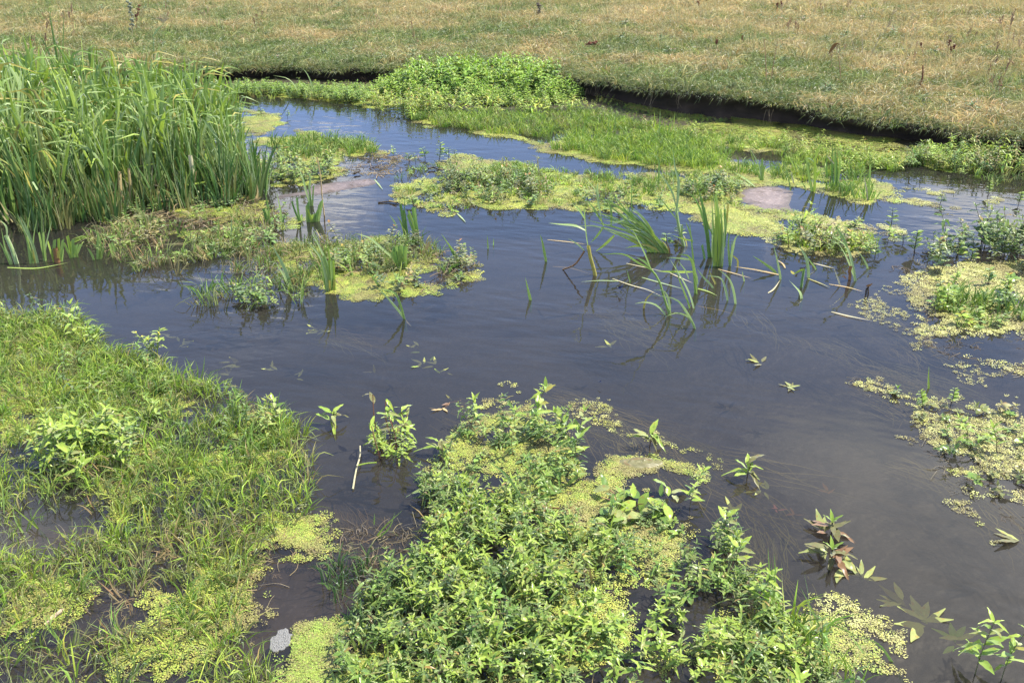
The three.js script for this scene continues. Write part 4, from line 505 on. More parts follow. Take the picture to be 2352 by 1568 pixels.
{
  const merged = SHOOT.map((sh) => mergeGeometries(sh.map((p) => { const g = p.g.index ? p.g.clone() : p.g.clone(), col = { g: [0.23, 0.35, 0.08], d: [0.12, 0.23, 0.04], p: [0.34, 0.44, 0.17], k: [0.34, 0.46, 0.055], y: [0.4, 0.34, 0.08] }[p.k], t = rr(0.85, 1.15), c = new Float32Array(g.attributes.position.count * 3); for (let i = 0; i < c.length; i += 3) { c[i] = col[0] * t; c[i + 1] = col[1] * t; c[i + 2] = col[2] * t; } g.setAttribute('color', new THREE.BufferAttribute(c, 3)); return g; })));
  const all = spots(REEDS, 64, { rag: 0.12 }).map(([x, z, e]) => ({ x, z, e, h: reedH(x, z) * rr(0.66, 1.14) }));
  // those in front or standing above the rest show one by one
  all.forEach((s) => { const f = Math.hypot(s.x, s.z); s.show = (s.x > -0.56 * -s.z - 0.2 ? 1 : -9) + (f < 8.3 ? 1.2 : 0) + (s.h > 1.15 ? 0.6 : 0) + (s.e < 0.25 ? 0.6 : 0) + 0.8 * R(); });
  all.sort((a, b) => b.show - a.show);
  const protos = SHOOT.map((sh) => { const o = new THREE.Group(); for (const p of sh) mesh(p.part, p.g, M[p.k], o); return o; });
  all.slice(0, 190).forEach((s) => {
    const o = pick(protos).clone(); o.name = numbered('reed_shoot'); o.position.set(s.x, -0.01, s.z); o.rotation.set(rr(-0.2, 0.2), R() * 6.28, rr(-0.2, 0.2)); o.scale.set(1, s.h, 1); o.scale.setScalar(s.h); scene.add(o);
    const where = s.x < -4.6 ? (Math.hypot(s.x, s.z) < 9 ? 'at the front left foot of the tall reed bed' : 'at the back left of the tall reed bed') : s.e < 0.35 && s.x > -3.6 ? 'on the right flank of the tall reed bed' : Math.hypot(s.x, s.z) < 9.3 ? 'in the front middle of the tall reed bed' : 'at the back of the tall reed bed, under the meadow';
    tag(o, 'green broad-leaved reed shoot ' + where, 'reed', 'reed shoots ' + where);
  });
  put('reed_bed', 'inner mass of tall green reeds filling the left side', 'reeds', 'reed_leaves', merged, vc(leafMat(1, 1, 1)), all.slice(190).map((s) => { const c = rr(0.8, 1.15); return { m: mat4(V(s.x, -0.01, s.z), new THREE.Quaternion().setFromEuler(new THREE.Euler(rr(-0.2, 0.2), R() * 6.28, rr(-0.2, 0.2))), s.h), c: C(c, c, c * rr(0.8, 1.1)) }; }));
  const short = [tuft(8, 0.42, 0.016, 0.08, 0.3, 5, 0.45), tuft(8, 0.34, 0.017, 0.09, 0.4, 5, 0.45)];
  cover('mown_reeds', 'short cut reed blades along the front of the tall reed bed', 'reeds', 'reed_tuft', short, M.tintV, G([[-60, 545], [80, 515], [200, 495], [330, 470], [450, 455], [592, 452], [600, 470], [480, 478], [350, 492], [220, 515], [100, 535]]), 130, { col: shades([[0.16, 0.29, 0.05], [0.2, 0.3, 0.06], [0.32, 0.32, 0.09], [0.1, 0.22, 0.04]]), s: [0.6, 1.3], rag: 0.12 });
  cover('mown_reeds', 'tall leafy skirt of reed blades along the shaded front of the bed', 'reeds', 'reed_tuft', short, M.tintV, G([[-60, 530], [80, 505], [200, 488], [330, 464], [450, 450], [580, 446], [575, 430], [430, 436], [250, 462], [60, 490], [-60, 500]]), 95, { col: shades([[0.22, 0.38, 0.06], [0.28, 0.4, 0.08], [0.36, 0.4, 0.1], [0.15, 0.3, 0.05]]), s: [1.1, 2.1], rag: 0.15 });
  cover('dead_reeds', 'straw-coloured dead reed blades leaning along the foot of the bed', 'reeds', 'reed_tuft', short, M.dryV, G([[-60, 540], [80, 515], [200, 498], [330, 474], [450, 460], [590, 455], [585, 430], [430, 440], [250, 466], [60, 495]]), 34, { col: shades([...DRY, [0.5, 0.42, 0.22]]), s: [0.6, 1.5], tilt: 0.55, rag: 0.15 });
  cover('mown_reeds', 'straight reed blades edging the right flank of the reed bed', 'reeds', 'reed_tuft', short, M.tintV, G([[500, 462], [600, 462], [606, 420], [580, 350], [566, 370], [575, 440]]), 70, { col: shades([[0.16, 0.29, 0.05], [0.2, 0.3, 0.06], [0.1, 0.22, 0.04]]), s: [0.7, 1.5], rag: 0.08 });
}

// ------------------------------------------------------------------ reeds and single blades standing in the water, one by one
reseed(515);
function blades(name, label, category, base, z, list, o = {}) {
  const P = px(...z(...base), o.y ?? 0), root = thing(name, label, category, P, o.group);
  for (const [key, width, pts, how = {}] of list) {
    const B = how.own ? px(...z(...pts[0]), 0) : P, lie = how.lie, back = how.back ?? rr(-0.05, 0.05);
    const w = pts.map(([a, b], i) => lie !== undefined ? px(...z(a, b), lie + 0.003 * i) : upright(...z(a, b), B, back * i / (pts.length - 1)));
    if (how.end) w[w.length - 1] = px(...z(...pts.at(-1)), 0);
    if (lie === undefined && !how.dry && w[0].y < 0.05) w.unshift(V(lerp(w[0].x, w[1].x, -0.15), -0.09, w[0].z));
    for (const q of w) q.sub(P);
    const eye = V(-P.x, CAM_H - P.y, -P.z).normalize();
    if (how.tube) mesh('stem', tube(w, width / 200, width / 260, 6, 8), M[key], root);
    else mesh(key === 't' || key === 'b' ? 'dead_leaf' : 'leaf', ribbon(w, width / 150, { seg: 10, twist: lie !== undefined ? 0 : (how.twist ?? rr(-0.7, 0.7)), turn: how.turn ?? rr(-0.4, 0.4), cut: how.cut ?? 0, from: how.from ?? 0.5, face: lie !== undefined ? V(0.05, 1, 0.1).normalize() : eye }), M[key], root);
  }
  return root;
}
const RG = 'reeds and sedges standing in the stream';
blades('broken_reed', 'broken reed stalk with yellow sheath standing alone in mid-stream', 'reed', [350, 1080], ZC, [
  ['y', 3.4, [[355, 1082], [335, 1000], [315, 930], [300, 850]], { tube: 1 }], ['t', 2.2, [[330, 1000], [322, 930], [310, 850]], { dry: 1, cut: 0.3 }], ['g', 2, [[300, 860], [285, 760], [268, 560]], { dry: 1, cut: 0.2, twist: 1 }], ['g', 2.4, [[275, 640], [225, 560], [175, 520]], { dry: 1 }], ['p', 3, [[285, 730], [200, 690], [90, 680], [-10, 670]], { dry: 1 }], ['p', 1.6, [[268, 885], [215, 835], [140, 790]], { dry: 1 }], ['b', 1.4, [[270, 890], [200, 990], [100, 1035]], { dry: 1, end: 1, tube: 1 }]], { group: RG });
blades('leaning_reeds', 'large reed clump leaning over to the left in mid-stream', 'reeds', [900, 905], ZC, [
  ['g', 2.8, [[900, 915], [760, 820], [600, 730], [420, 680], [285, 645]]], ['g', 3, [[880, 900], [760, 790], [640, 690], [500, 560], [400, 505]]], ['d', 2.8, [[930, 905], [820, 800], [700, 690], [570, 540], [480, 430]]], ['p', 2.8, [[860, 890], [700, 800], [560, 750], [330, 690], [160, 705]]], ['k', 2.8, [[830, 920], [700, 840], [560, 770], [420, 720]]], ['g', 3, [[810, 910], [720, 850], [650, 790], [500, 740]]], ['g', 2, [[920, 900], [760, 740], [660, 630], [620, 560], [490, 320]]], ['d', 2.4, [[900, 910], [780, 740], [700, 640], [600, 560]]],
  ['g', 2.6, [[425, 690], [370, 600], [330, 540], [275, 480]], { dry: 1 }], ['p', 1.8, [[415, 690], [390, 560], [360, 420], [270, 310]], { dry: 1 }], ['p', 3, [[385, 560], [372, 430], [376, 345]], { dry: 1 }], ['g', 2.8, [[420, 700], [370, 770], [318, 825]], { dry: 1 }], ['k', 3.4, [[505, 765], [440, 830], [352, 897]], { dry: 1 }], ['g', 2.6, [[480, 700], [480, 580], [455, 470]], { dry: 1 }], ['d', 1.4, [[645, 620], [640, 450], [643, 280]], { dry: 1 }], ['p', 2.4, [[690, 680], [620, 640], [540, 660], [430, 690]], { dry: 1 }], ['p', 2.6, [[800, 730], [720, 620], [640, 545]], { dry: 1 }], ['w', 1.8, [[810, 740], [740, 640], [690, 600], [610, 570]], { dry: 1 }], ['k', 2.2, [[760, 860], [680, 850], [590, 866]], { dry: 1 }], ['y', 2.4, [[910, 900], [820, 830], [720, 770], [650, 760]]], ['t', 2, [[700, 835], [660, 805], [620, 765]], { dry: 1 }], ['y', 2, [[935, 905], [915, 850], [870, 800]]], ['b', 1.6, [[940, 905], [930, 850], [900, 800]]], ['y', 2.4, [[870, 905], [780, 850], [700, 830], [600, 770]]], ['g', 2.2, [[890, 1030], [870, 930], [830, 790], [800, 700]]], ['d', 1.8, [[880, 910], [850, 860], [820, 800], [760, 760]]]].concat([...Array(26)].map((_, i) => { const x = rr(770, 935), tx = rr(260, 760), ty = 450 + (tx - 260) * 0.35 + rr(-20, 180); return [pick(['g', 'g', 'p', 'k', 'd', 'p']), rr(1.6, 2.8), [[x, rr(885, 920)], [lerp(x, tx, 0.35) + 15, lerp(900, ty, 0.45) - 20], [lerp(x, tx, 0.7), lerp(900, ty, 0.8) - 25], [tx, ty]]]; })), { group: RG });
blades('reed_clump', 'slender reed with two tall swept leaves behind the leaning clump', 'reed', [1050, 850], ZC, [
  ['p', 3, [[1050, 850], [1015, 720], [990, 560]], { tube: 1 }], ['p', 3.4, [[990, 600], [1005, 450], [1010, 340], [985, 250], [960, 75]], { dry: 1 }], ['p', 2.2, [[990, 540], [960, 430], [905, 335], [840, 245]], { dry: 1 }], ['g', 1.6, [[995, 640], [920, 545], [845, 450]], { dry: 1 }], ['p', 1.2, [[970, 400], [963, 290], [930, 180]], { dry: 1 }], ['w', 1.8, [[1040, 845], [1000, 810], [965, 778]]], ['g', 2, [[1055, 850], [1035, 770], [1036, 690]], { cut: 0.2 }], ['y', 1.5, [[1075, 850], [1060, 790], [1045, 765]]]], { group: RG });
blades('lone_reed', 'single hooked reed leaf on the duckweed behind the leaning clump', 'reed', [850, 390], ZC, [['g', 2.6, [[850, 390], [856, 260], [852, 175], [820, 135], [760, 110]]], ['g', 1.6, [[845, 390], [830, 280], [828, 160]]]], { group: RG });
blades('reed_clump', 'dark upright reed pair with tips bending left, beside the cut sheaf', 'reeds', [1260, 940], ZC, [
  ['d', 4, [[1262, 945], [1225, 740], [1180, 560], [1120, 460], [1060, 415]]], ['d', 4, [[1250, 940], [1220, 640], [1190, 500], [1165, 400]]], ['p', 2.4, [[1272, 920], [1275, 640], [1270, 470]]], ['g', 2, [[1275, 760], [1225, 640], [1215, 520]], { dry: 1 }]], { group: RG });
blades('reed_clump', 'sheaf of cut upright reeds with yellow bases, tallest in mid-stream', 'reeds', [1310, 1010], ZC, [
  ['p', 2.8, [[1300, 1012], [1308, 700], [1280, 420]]], ['g', 3, [[1320, 1005], [1332, 700], [1300, 440]], { cut: 0.3 }], ['g', 2.8, [[1330, 1012], [1352, 760], [1340, 560]], { cut: 0.4 }], ['g', 3, [[1312, 1010], [1290, 800], [1268, 470]]], ['y', 2.2, [[1335, 1002], [1375, 760], [1398, 520]], { cut: 0.3 }], ['p', 2.4, [[1345, 960], [1380, 700], [1362, 480]]], ['y', 2.4, [[1340, 985], [1350, 890], [1365, 820]], { cut: 0.2 }], ['k', 3, [[1300, 1000], [1300, 860], [1305, 620]], { cut: 0.4 }], ['g', 2.4, [[1322, 1010], [1325, 880], [1330, 600]], { cut: 0.3 }], ['d', 2.2, [[1370, 860], [1374, 720], [1372, 560]], { cut: 0.3 }]].concat([...Array(9)].map(() => { const x = rr(1285, 1350); return [pick('gkpgd'.split('')), rr(1.8, 3), [[x, rr(985, 1015)], [x + rr(-15, 20), 800], [x + rr(-40, 50), rr(480, 680)]], R() < 0.5 ? { cut: 0.3 } : {}]; })), { group: RG });
blades('reed_stub', 'short dark cut reed stub left of the tall sheaf', 'reed', [1212, 950], ZC, [['d', 2.8, [[1212, 950], [1205, 900], [1192, 842]], { cut: 0.3 }]], { group: RG });
blades('reed_clump', 'small open reed fork right of the tall sheaf with a yellow leaf', 'reeds', [1410, 1005], ZC, [['g', 2.8, [[1412, 1010], [1400, 830], [1415, 700]]], ['p', 2.8, [[1414, 1000], [1440, 850], [1460, 780], [1495, 755]]], ['y', 2.2, [[1472, 962], [1445, 935], [1425, 915]]], ['g', 1.8, [[1410, 1005], [1425, 880], [1430, 790]]]], { group: RG });
blades('reed_clump', 'stout bent reed with a long leaf swept left in front of the sheaf', 'reeds', [1145, 1225], ZC, [
  ['g', 3.6, [[1147, 1230], [1135, 1080], [1122, 990], [1080, 925], [1000, 915]]], ['g', 2.6, [[1140, 1220], [1130, 1040], [1115, 860], [1095, 640]]], ['p', 2.4, [[1120, 960], [1050, 950], [1000, 945], [920, 940]], { dry: 1 }], ['k', 1.8, [[1118, 810], [1050, 795], [955, 765]], { dry: 1 }], ['k', 2.6, [[1130, 1052], [980, 1052], [830, 1046]], { dry: 1 }], ['k', 3.2, [[1160, 1182], [1240, 1205], [1315, 1240]], { lie: 0.004 }], ['p', 1.6, [[1160, 1150], [1150, 1080], [1130, 1030]]], ['g', 1.8, [[1120, 820], [1090, 720], [1065, 660]], { dry: 1 }]], { group: RG });
blades('reed_clump', 'pair of long pale reed blades slanting left in mid-stream', 'reeds', [1120, 1340], ZC, [['p', 2, [[1130, 1345], [1085, 1200], [1020, 1080], [940, 950]]], ['g', 2, [[1098, 1342], [1060, 1230], [1010, 1100], [975, 960]]], ['p', 1.6, [[1090, 1110], [1060, 1040], [1000, 960]], { dry: 1 }]], { group: RG });
blades('lone_reed', 'arched reed blade bent over like a hook, inner of two', 'reed', [1392, 1280], ZC, [['p', 2.2, [[1394, 1285], [1372, 1170], [1340, 1100], [1230, 1083]]]], { group: RG });
blades('lone_reed', 'arched reed blade bent over like a hook, outer of two', 'reed', [1455, 1305], ZC, [['p', 2.8, [[1456, 1308], [1435, 1180], [1400, 1100], [1320, 1033]]], ['y', 2, [[1300, 1150], [1270, 1090], [1250, 1040]], { own: 1 }], ['p', 2, [[1280, 1180], [1200, 1090], [1150, 1020]], { own: 1 }]], { group: RG });
blades('bent_reeds', 'nearest tangle of bowed reed leaves dipping into mid-stream', 'reeds', [935, 1390], ZC, [
  ['g', 2, [[938, 1395], [900, 1270], [850, 1110], [790, 1030]], { tube: 1 }], ['g', 1.8, [[795, 1035], [740, 900], [640, 700]], { dry: 1 }], ['g', 2.4, [[795, 1035], [690, 980], [580, 915], [390, 915]], { dry: 1 }], ['d', 2.4, [[790, 1020], [740, 970], [680, 940]], { dry: 1 }], ['p', 2.2, [[942, 1390], [930, 1270], [890, 1200], [810, 1195]]], ['y', 2.6, [[736, 1338], [760, 1260], [822, 1203]], { own: 1 }], ['p', 2.6, [[1137, 1498], [1060, 1350], [990, 1270], [800, 1232]], { own: 1 }], ['p', 2.4, [[1135, 1498], [1090, 1410], [1010, 1375], [905, 1405]], { own: 1, end: 1 }], ['p', 1.8, [[905, 1392], [830, 1310], [740, 1290], [665, 1302]], { own: 1 }], ['g', 1.6, [[630, 1135], [615, 1080], [605, 1035]], { own: 1 }], ['k', 1.4, [[605, 1040], [560, 1050], [490, 1050]], { own: 1, dry: 1 }]], { group: RG });
for (const [label, pts, key, w] of [['pale straw floating flat left of the bent reeds', [[540, 1125], [400, 1120], [240, 1130]], 'p', 2], ['long floating straw crossing below the bent reeds', [[490, 1105], [650, 1160], [760, 1190], [880, 1245]], 'w', 1.8], ['tan leaf afloat right of the tall sheaf', [[1320, 1030], [1450, 1065], [1580, 1102]], 't', 2], ['long pale leaf trailing through the middle of the bent reeds', [[720, 1095], [880, 1140], [1060, 1190]], 'p', 2.2], ['faint straw afloat left of the yellow-sheathed stalk', [[-20, 800], [130, 815], [280, 835]], 't', 1.6], ['tan reed leaf lying just under the water left of the stalk', [[20, 1010], [150, 1020], [320, 1070]], 't', 2], ['pale straw ahead of the leaning reed clump', [[600, 985], [760, 1020], [900, 1050]], 'w', 1.8], ['submerged tan leaf under the two hooked blades', [[1160, 1320], [1320, 1350], [1500, 1400]], 't', 1.8], ['whitish straw between bent reeds and sheaf', [[940, 1060], [1030, 1100], [1120, 1140]], 'w', 1.6]])
  blades('floating_straw', label, 'leaf', pts[0], ZC, [[key, w, pts, { lie: label.includes('under') ? -0.012 : 0.003 }]]);
blades('bent_reeds', 'upright reed blade with a brown leaf afloat at its foot', 'reed', [635, 760], ZR, [['p', 2.6, [[635, 762], [605, 580], [553, 350]]], ['t', 3, [[640, 712], [400, 660], [110, 615]], { lie: 0.004 }], ['g', 3.2, [[580, 690], [450, 580], [318, 492]], { own: 1 }], ['t', 2, [[690, 630], [660, 580], [580, 530]], { lie: 0.003 }]], { group: RG });
blades('lone_reed', 'reed blade bowing left just in front of the right raft', 'reed', [955, 745], ZR, [['p', 3.2, [[957, 748], [940, 560], [900, 460], [838, 365]]], ['g', 1.8, [[1045, 652], [980, 560], [918, 468]], { own: 1 }]], { group: RG });
blades('bent_reeds', 'snapped reed stem folded into a sharp angle on the water', 'reed', [872, 850], ZR, [['d', 2.4, [[872, 855], [885, 760], [905, 645]], { tube: 1 }], ['k', 2.6, [[905, 648], [850, 665], [780, 705]], { dry: 1 }], ['y', 2.8, [[795, 702], [770, 680], [752, 660]], { dry: 1 }]], { group: RG });
blades('lone_reed', 'twisted pale leaf curling down into the water near the snapped stem', 'reed', [875, 985], ZR, [['p', 3.2, [[878, 985], [860, 910], [800, 840], [730, 768]], { turn: 1.2 }]], { group: RG });
blades('reed_clump', 'long pale reed blades leaning left out of the right raft', 'reeds', [1490, 780], ZR, [['p', 3, [[1492, 785], [1445, 540], [1400, 400], [1340, 340], [1270, 300]]], ['p', 2.4, [[1485, 775], [1430, 600], [1370, 470], [1290, 340]]], ['g', 2.6, [[1400, 400], [1340, 270], [1258, 145]], { dry: 1 }], ['b', 4, [[1430, 720], [1425, 670], [1440, 610]], { cut: 0.3 }]], { group: RG });
blades('lone_reed', 'faded reed blade leaning left at the front edge of the right raft', 'reed', [1632, 640], ZR, [['p', 2.2, [[1632, 642], [1590, 540], [1490, 400]]]], { group: RG });
blades('lone_reed', 'thin whitish reed blade slanting in the open water below the right raft', 'reed', [1312, 830], ZR, [['w', 1.8, [[1315, 835], [1280, 720], [1240, 620]]]], { group: RG });
blades('reed_stub', 'tiny reed spike in open water right of the hooked blades', 'reed', [222, 785], ZR, [['p', 1.6, [[222, 786], [208, 720], [198, 663]]]], { group: RG });
for (const [label, pts, key, w] of [['yellow leaf afloat right of the snapped stem', [[950, 750], [1080, 800], [1200, 852]], 'y', 2.4], ['long pale reed leaf afloat on the right', [[1218, 1130], [1400, 1175], [1680, 1232]], 'w', 2.6], ['pale straw floating below the right raft', [[1010, 575], [1130, 605], [1255, 636]], 'w', 1.8], ['olive straw afloat among duckweed crumbs on the right', [[1190, 815], [1400, 850], [1580, 900]], 't', 2], ['dim tan leaf below the surface beside the long pale one', [[1260, 1170], [1400, 1190], [1480, 1195]], 't', 3], ['curled whitish leaf tip afloat left of the snapped stem', [[495, 915], [550, 880], [635, 765]], 'w', 1.8]])
  blades('floating_straw', label, 'leaf', pts[0], ZR, [[key, w, pts, { lie: label.includes('below the surface') ? -0.01 : 0.003 }]]);
// left middle
blades('reed_clump', 'reed with a bent leaf tip behind the mown stubble in the blue pool', 'reeds', [510, 468], ZI, [['p', 3, [[500, 468], [462, 320], [425, 190], [355, 85]]], ['p', 3, [[515, 470], [495, 330], [500, 220], [470, 195]]], ['g', 2.6, [[522, 465], [525, 380], [530, 295]], { cut: 0.2 }], ['g', 2.6, [[508, 468], [498, 380], [480, 280]]]], { group: RG });
blades('mown_clump', 'crescent of mown reed stubble ringed with duckweed in the blue pool', 'reeds', [540, 600], ZI, [[470, 462, -3], [485, 435, -1], [500, 540, 0], [522, 540, 0], [545, 530, 1], [560, 520, 1], [580, 455, 2], [590, 430, 3], [603, 420, 3], [478, 500, -2], [570, 500, 2]].map(([x, y], i) => ['gdgkgd'[i % 6], 3, [[478 + i * 12 + (i > 8 ? -70 : 0), 603 - (i % 3) * 6], [(478 + i * 12 + x) / 2 + (i > 8 ? -35 : 0), (y + 600) / 2], [x, y]], { cut: 0.3 }]), { group: RG });
blades('dry_stalk', 'tall thin brown stem at the right end of the mown stubble', 'stem', [620, 545], ZI, [['t', 1.3, [[620, 548], [600, 380], [588, 220], [560, 60]], { tube: 1 }], ['w', 1.6, [[618, 530], [608, 460], [598, 400]]]], { group: RG });
blades('mown_clump', 'small mown reed clump left of the stubble crescent', 'reeds', [168, 640], ZI, [['d', 3, [[150, 642], [130, 560], [108, 490]], { cut: 0.3 }], ['g', 2.8, [[165, 642], [150, 480], [118, 330]]], ['g', 3, [[180, 640], [155, 560], [128, 492]], { cut: 0.3 }], ['d', 2.6, [[190, 640], [185, 600], [180, 560]], { cut: 0.3 }], ['g', 2.8, [[158, 640], [140, 580], [120, 495]], { cut: 0.3 }]], { group: RG });
blades('lone_reed', 'pair of thin reed blades between the two mown clumps', 'reed', [268, 620], ZI, [['g', 2.8, [[266, 622], [250, 490], [223, 355]]], ['d', 1.8, [[278, 610], [280, 575], [285, 545]], { cut: 0.2 }]], { group: RG });
blades('reed_clump', 'two mown blades and a stub just left of the stubble crescent', 'reeds', [412, 600], ZI, [['d', 2.8, [[416, 602], [400, 500], [391, 398]], { cut: 0.3 }], ['d', 2.4, [[408, 600], [375, 510], [348, 430]], { cut: 0.3 }], ['g', 2.6, [[430, 592], [430, 565], [430, 538]], { cut: 0.2 }]], { group: RG });
blades('reed_clump', 'dark mown reed clump at the back of the islet by the open water', 'reeds', [1310, 700], ZI, [['d', 3.4, [[1298, 702], [1275, 560], [1258, 450]], { cut: 0.3 }], ['d', 2, [[1305, 700], [1292, 520], [1290, 360]]], ['g', 3, [[1290, 700], [1260, 600], [1230, 545]]], ['d', 3.2, [[1312, 700], [1300, 600], [1285, 500]], { cut: 0.3 }], ['g', 3.2, [[1380, 705], [1358, 600], [1325, 510]], { cut: 0.3 }], ['d', 3.4, [[1398, 702], [1375, 580], [1358, 478]], { cut: 0.3 }], ['g', 3, [[1402, 695], [1390, 600], [1377, 480]], { cut: 0.2 }], ['d', 2.8, [[1370, 700], [1340, 610], [1318, 540]], { cut: 0.3 }], ['p', 1.8, [[1230, 650], [1200, 590], [1165, 542]]]], { group: RG });
blades('reed_clump', 'fresh bright-green sheaf on the islet with two leaves arching left', 'reeds', [675, 1178], ZI, [['p', 4, [[652, 1180], [628, 1010], [590, 900], [470, 755]]], ['p', 3.2, [[662, 1175], [640, 950], [590, 830], [522, 700]]], ['k', 3.4, [[690, 1175], [670, 950], [640, 740]]], ['g', 3.4, [[682, 1175], [650, 1020], [610, 890]], { cut: 0.3 }], ['k', 3.4, [[705, 1165], [697, 1040], [692, 925]], { cut: 0.2 }], ['g', 3.2, [[642, 1180], [615, 1050], [600, 930]], { cut: 0.3 }], ['k', 3, [[672, 1178], [665, 1040], [655, 920]], { cut: 0.3 }], ['y', 2.2, [[668, 1182], [666, 1130], [665, 1090]], { cut: 0.2 }], ['y', 2, [[700, 1155], [704, 1120], [706, 1085]], { cut: 0.2 }], ['g', 3, [[694, 1175], [684, 1050], [676, 930]], { cut: 0.3 }]], { group: RG });
blades('lone_reed', 'two broad pale leaves leaning left, left of the bright-green sheaf', 'reed', [338, 1160], ZI, [['p', 4, [[345, 1165], [298, 1020], [245, 905], [178, 790]]], ['p', 3, [[332, 1160], [285, 1055], [205, 925]]]], { group: RG });
blades('mown_clump', 'fan of mown broad blades on the islet, dark green and cut level', 'reeds', [1275, 1000], ZI, [[1183, 850], [1203, 815], [1222, 803], [1242, 800], [1262, 800], [1284, 805], [1306, 808], [1215, 850], [1252, 840]].map(([x, y], i) => [i % 2 ? 'd' : 'g', 4, [[1255 + (i % 7) * 8, 1003], [(1255 + (i % 7) * 8 + x) / 2 - 6, (y + 1000) / 2], [x, y]], { cut: 0.25, twist: rr(-0.4, 0.4) }]).concat([['p', 3, [[1212, 925], [1110, 830], [1000, 735], [898, 700]], { own: 1 }]]), { group: RG });
blades('lone_reed', 'thick leaning mown blade near the right tip of the islet', 'reed', [1752, 922], ZI, [['g', 4, [[1754, 925], [1690, 830], [1598, 698]]], ['d', 3, [[1745, 922], [1700, 870], [1660, 800]]]], { group: RG });
blades('dead_reed', 'tan broken reed stump on the islet behind the fan of blades', 'reed', [1420, 890], ZI, [['t', 4, [[1415, 895], [1460, 845], [1502, 768]], { cut: 0.3, dry: 1 }], ['t', 1.6, [[1380, 900], [1420, 860], [1450, 840]], { dry: 1 }]], { group: RG });
blades('bent_reeds', 'two pale blades bowed over in open water below the islet', 'reed', [1290, 1415], ZI, [['p', 2.6, [[1294, 1418], [1205, 1300], [1130, 1215], [1075, 1158]]], ['g', 2.4, [[1290, 1415], [1252, 1280], [1215, 1200], [1150, 1170], [1060, 1160]]], ['w', 1.6, [[1295, 1415], [1320, 1445], [1350, 1475]], { lie: -0.02 }]], { group: RG });
blades('lone_reed', 'twin green spikes alone in open water right of the islet', 'reed', [1990, 825], ZI, [['g', 1.8, [[1991, 828], [1988, 770], [1985, 710]]], ['d', 1.4, [[2036, 800], [2037, 770], [2038, 738]], { own: 1 }]], { group: RG });
blades('lone_reed', 'green leaning blade low on the front of the islet', 'reed', [1072, 1140], ZI, [['g', 3, [[1075, 1142], [1035, 1075], [978, 1010]]]], { group: RG });
blades('lone_reed', 'yellowish slanting blade in the middle of the islet', 'reed', [850, 1055], ZI, [['k', 2.4, [[852, 1058], [800, 985], [718, 938]]], ['g', 2, [[860, 1050], [835, 960], [815, 880]]]], { group: RG });
blades('lone_reed', 'lone curved reed blade in open water, the upper of two', 'reed', [1410, 235], T(1, 1), [['g', 3, [[1411, 238], [1395, 150], [1383, 90], [1370, 48]]]], { group: RG });
blades('lone_reed', 'lone reed blade in open water, the lower of two', 'reed', [1302, 500], T(1, 1), [['g', 3.2, [[1303, 505], [1287, 430], [1268, 343]]]], { group: RG });
// left edge
blades('reed_clump', 'reeds at the far left edge with one thick pale stalk', 'reeds', [110, 620], ZL, [['p', 3.4, [[150, 628], [105, 490], [48, 360]], { tube: 1 }], ['g', 2.6, [[95, 610], [45, 480], [5, 290]]], ['g', 2.6, [[80, 600], [25, 480], [-25, 390]]], ['p', 2.4, [[100, 622], [75, 540], [40, 460]]], ['p', 2.2, [[60, 380], [50, 280], [0, 225]], { dry: 1 }]], { group: RG });
blades('reed_clump', 'tall pale reed clump second from the left edge in the open water', 'reeds', [310, 610], ZL, [['p', 3.2, [[340, 642], [290, 450], [210, 290], [150, 165]]], ['g', 2.6, [[268, 600], [235, 400], [150, 180]]], ['g', 2.6, [[300, 590], [295, 400], [335, 170]]], ['p', 3, [[322, 640], [255, 340], [178, 185]]], ['g', 2.4, [[285, 570], [240, 350], [272, 115]]], ['y', 1.8, [[310, 600], [295, 520], [290, 480]]]], { group: RG });
blades('reed_clump', 'thin reed trio beside the brown stump at left', 'reeds', [400, 590], ZL, [['g', 2.4, [[402, 602], [372, 470], [345, 335]], { cut: 0.2 }], ['g', 2.4, [[410, 592], [395, 470], [385, 335]], { cut: 0.2 }], ['p', 2.2, [[390, 582], [410, 440], [462, 225]]], ['g', 2, [[395, 590], [375, 400], [368, 100]]]], { group: RG });
blades('mown_clump', 'mown reed tuft around a brown cattail-like stump at left', 'reeds', [510, 600], ZL, [['b', 5, [[512, 602], [500, 540], [490, 470]], { tube: 1 }], ['k', 3, [[480, 595], [450, 500], [425, 420]], { cut: 0.3 }], ['g', 3, [[495, 598], [480, 500], [485, 400]], { cut: 0.3 }], ['k', 3, [[530, 598], [525, 500], [520, 390]], { cut: 0.3 }], ['g', 3, [[540, 598], [548, 500], [560, 400]], { cut: 0.3 }], ['y', 2.6, [[525, 600], [520, 560], [518, 500]], { cut: 0.2 }], ['g', 2.6, [[550, 595], [556, 520], [560, 430]], { cut: 0.3 }]], { group: RG });
blades('mown_clump', 'mown reed tuft with dark base right of the brown stump', 'reeds', [660, 560], ZL, [[570, 430], [600, 365], [648, 398], [690, 440], [722, 438], [625, 420], [660, 450]].map(([x, y], i) => ['gkgdgkg'[i], 3, [[630 + i * 10, 563], [(630 + i * 10 + x) / 2, (y + 560) / 2], [x, y]], { cut: 0.3 }]).concat([['b', 4, [[665, 562], [660, 530], [655, 500]], { cut: 0.2 }]]), { group: RG });
blades('bent_reeds', 'green blades bending left over the water below the reed bed', 'reeds', [880, 575], ZL, [['g', 3, [[872, 580], [872, 430], [860, 330], [720, 285]]], ['g', 3, [[888, 575], [900, 440], [862, 300]]], ['g', 2.8, [[832, 565], [800, 500], [778, 470]]], ['k', 4, [[650, 422], [735, 378], [840, 365]], { dry: 1, own: 1 }], ['g', 2.4, [[905, 570], [920, 490], [925, 420]], { cut: 0.3 }]], { group: RG });
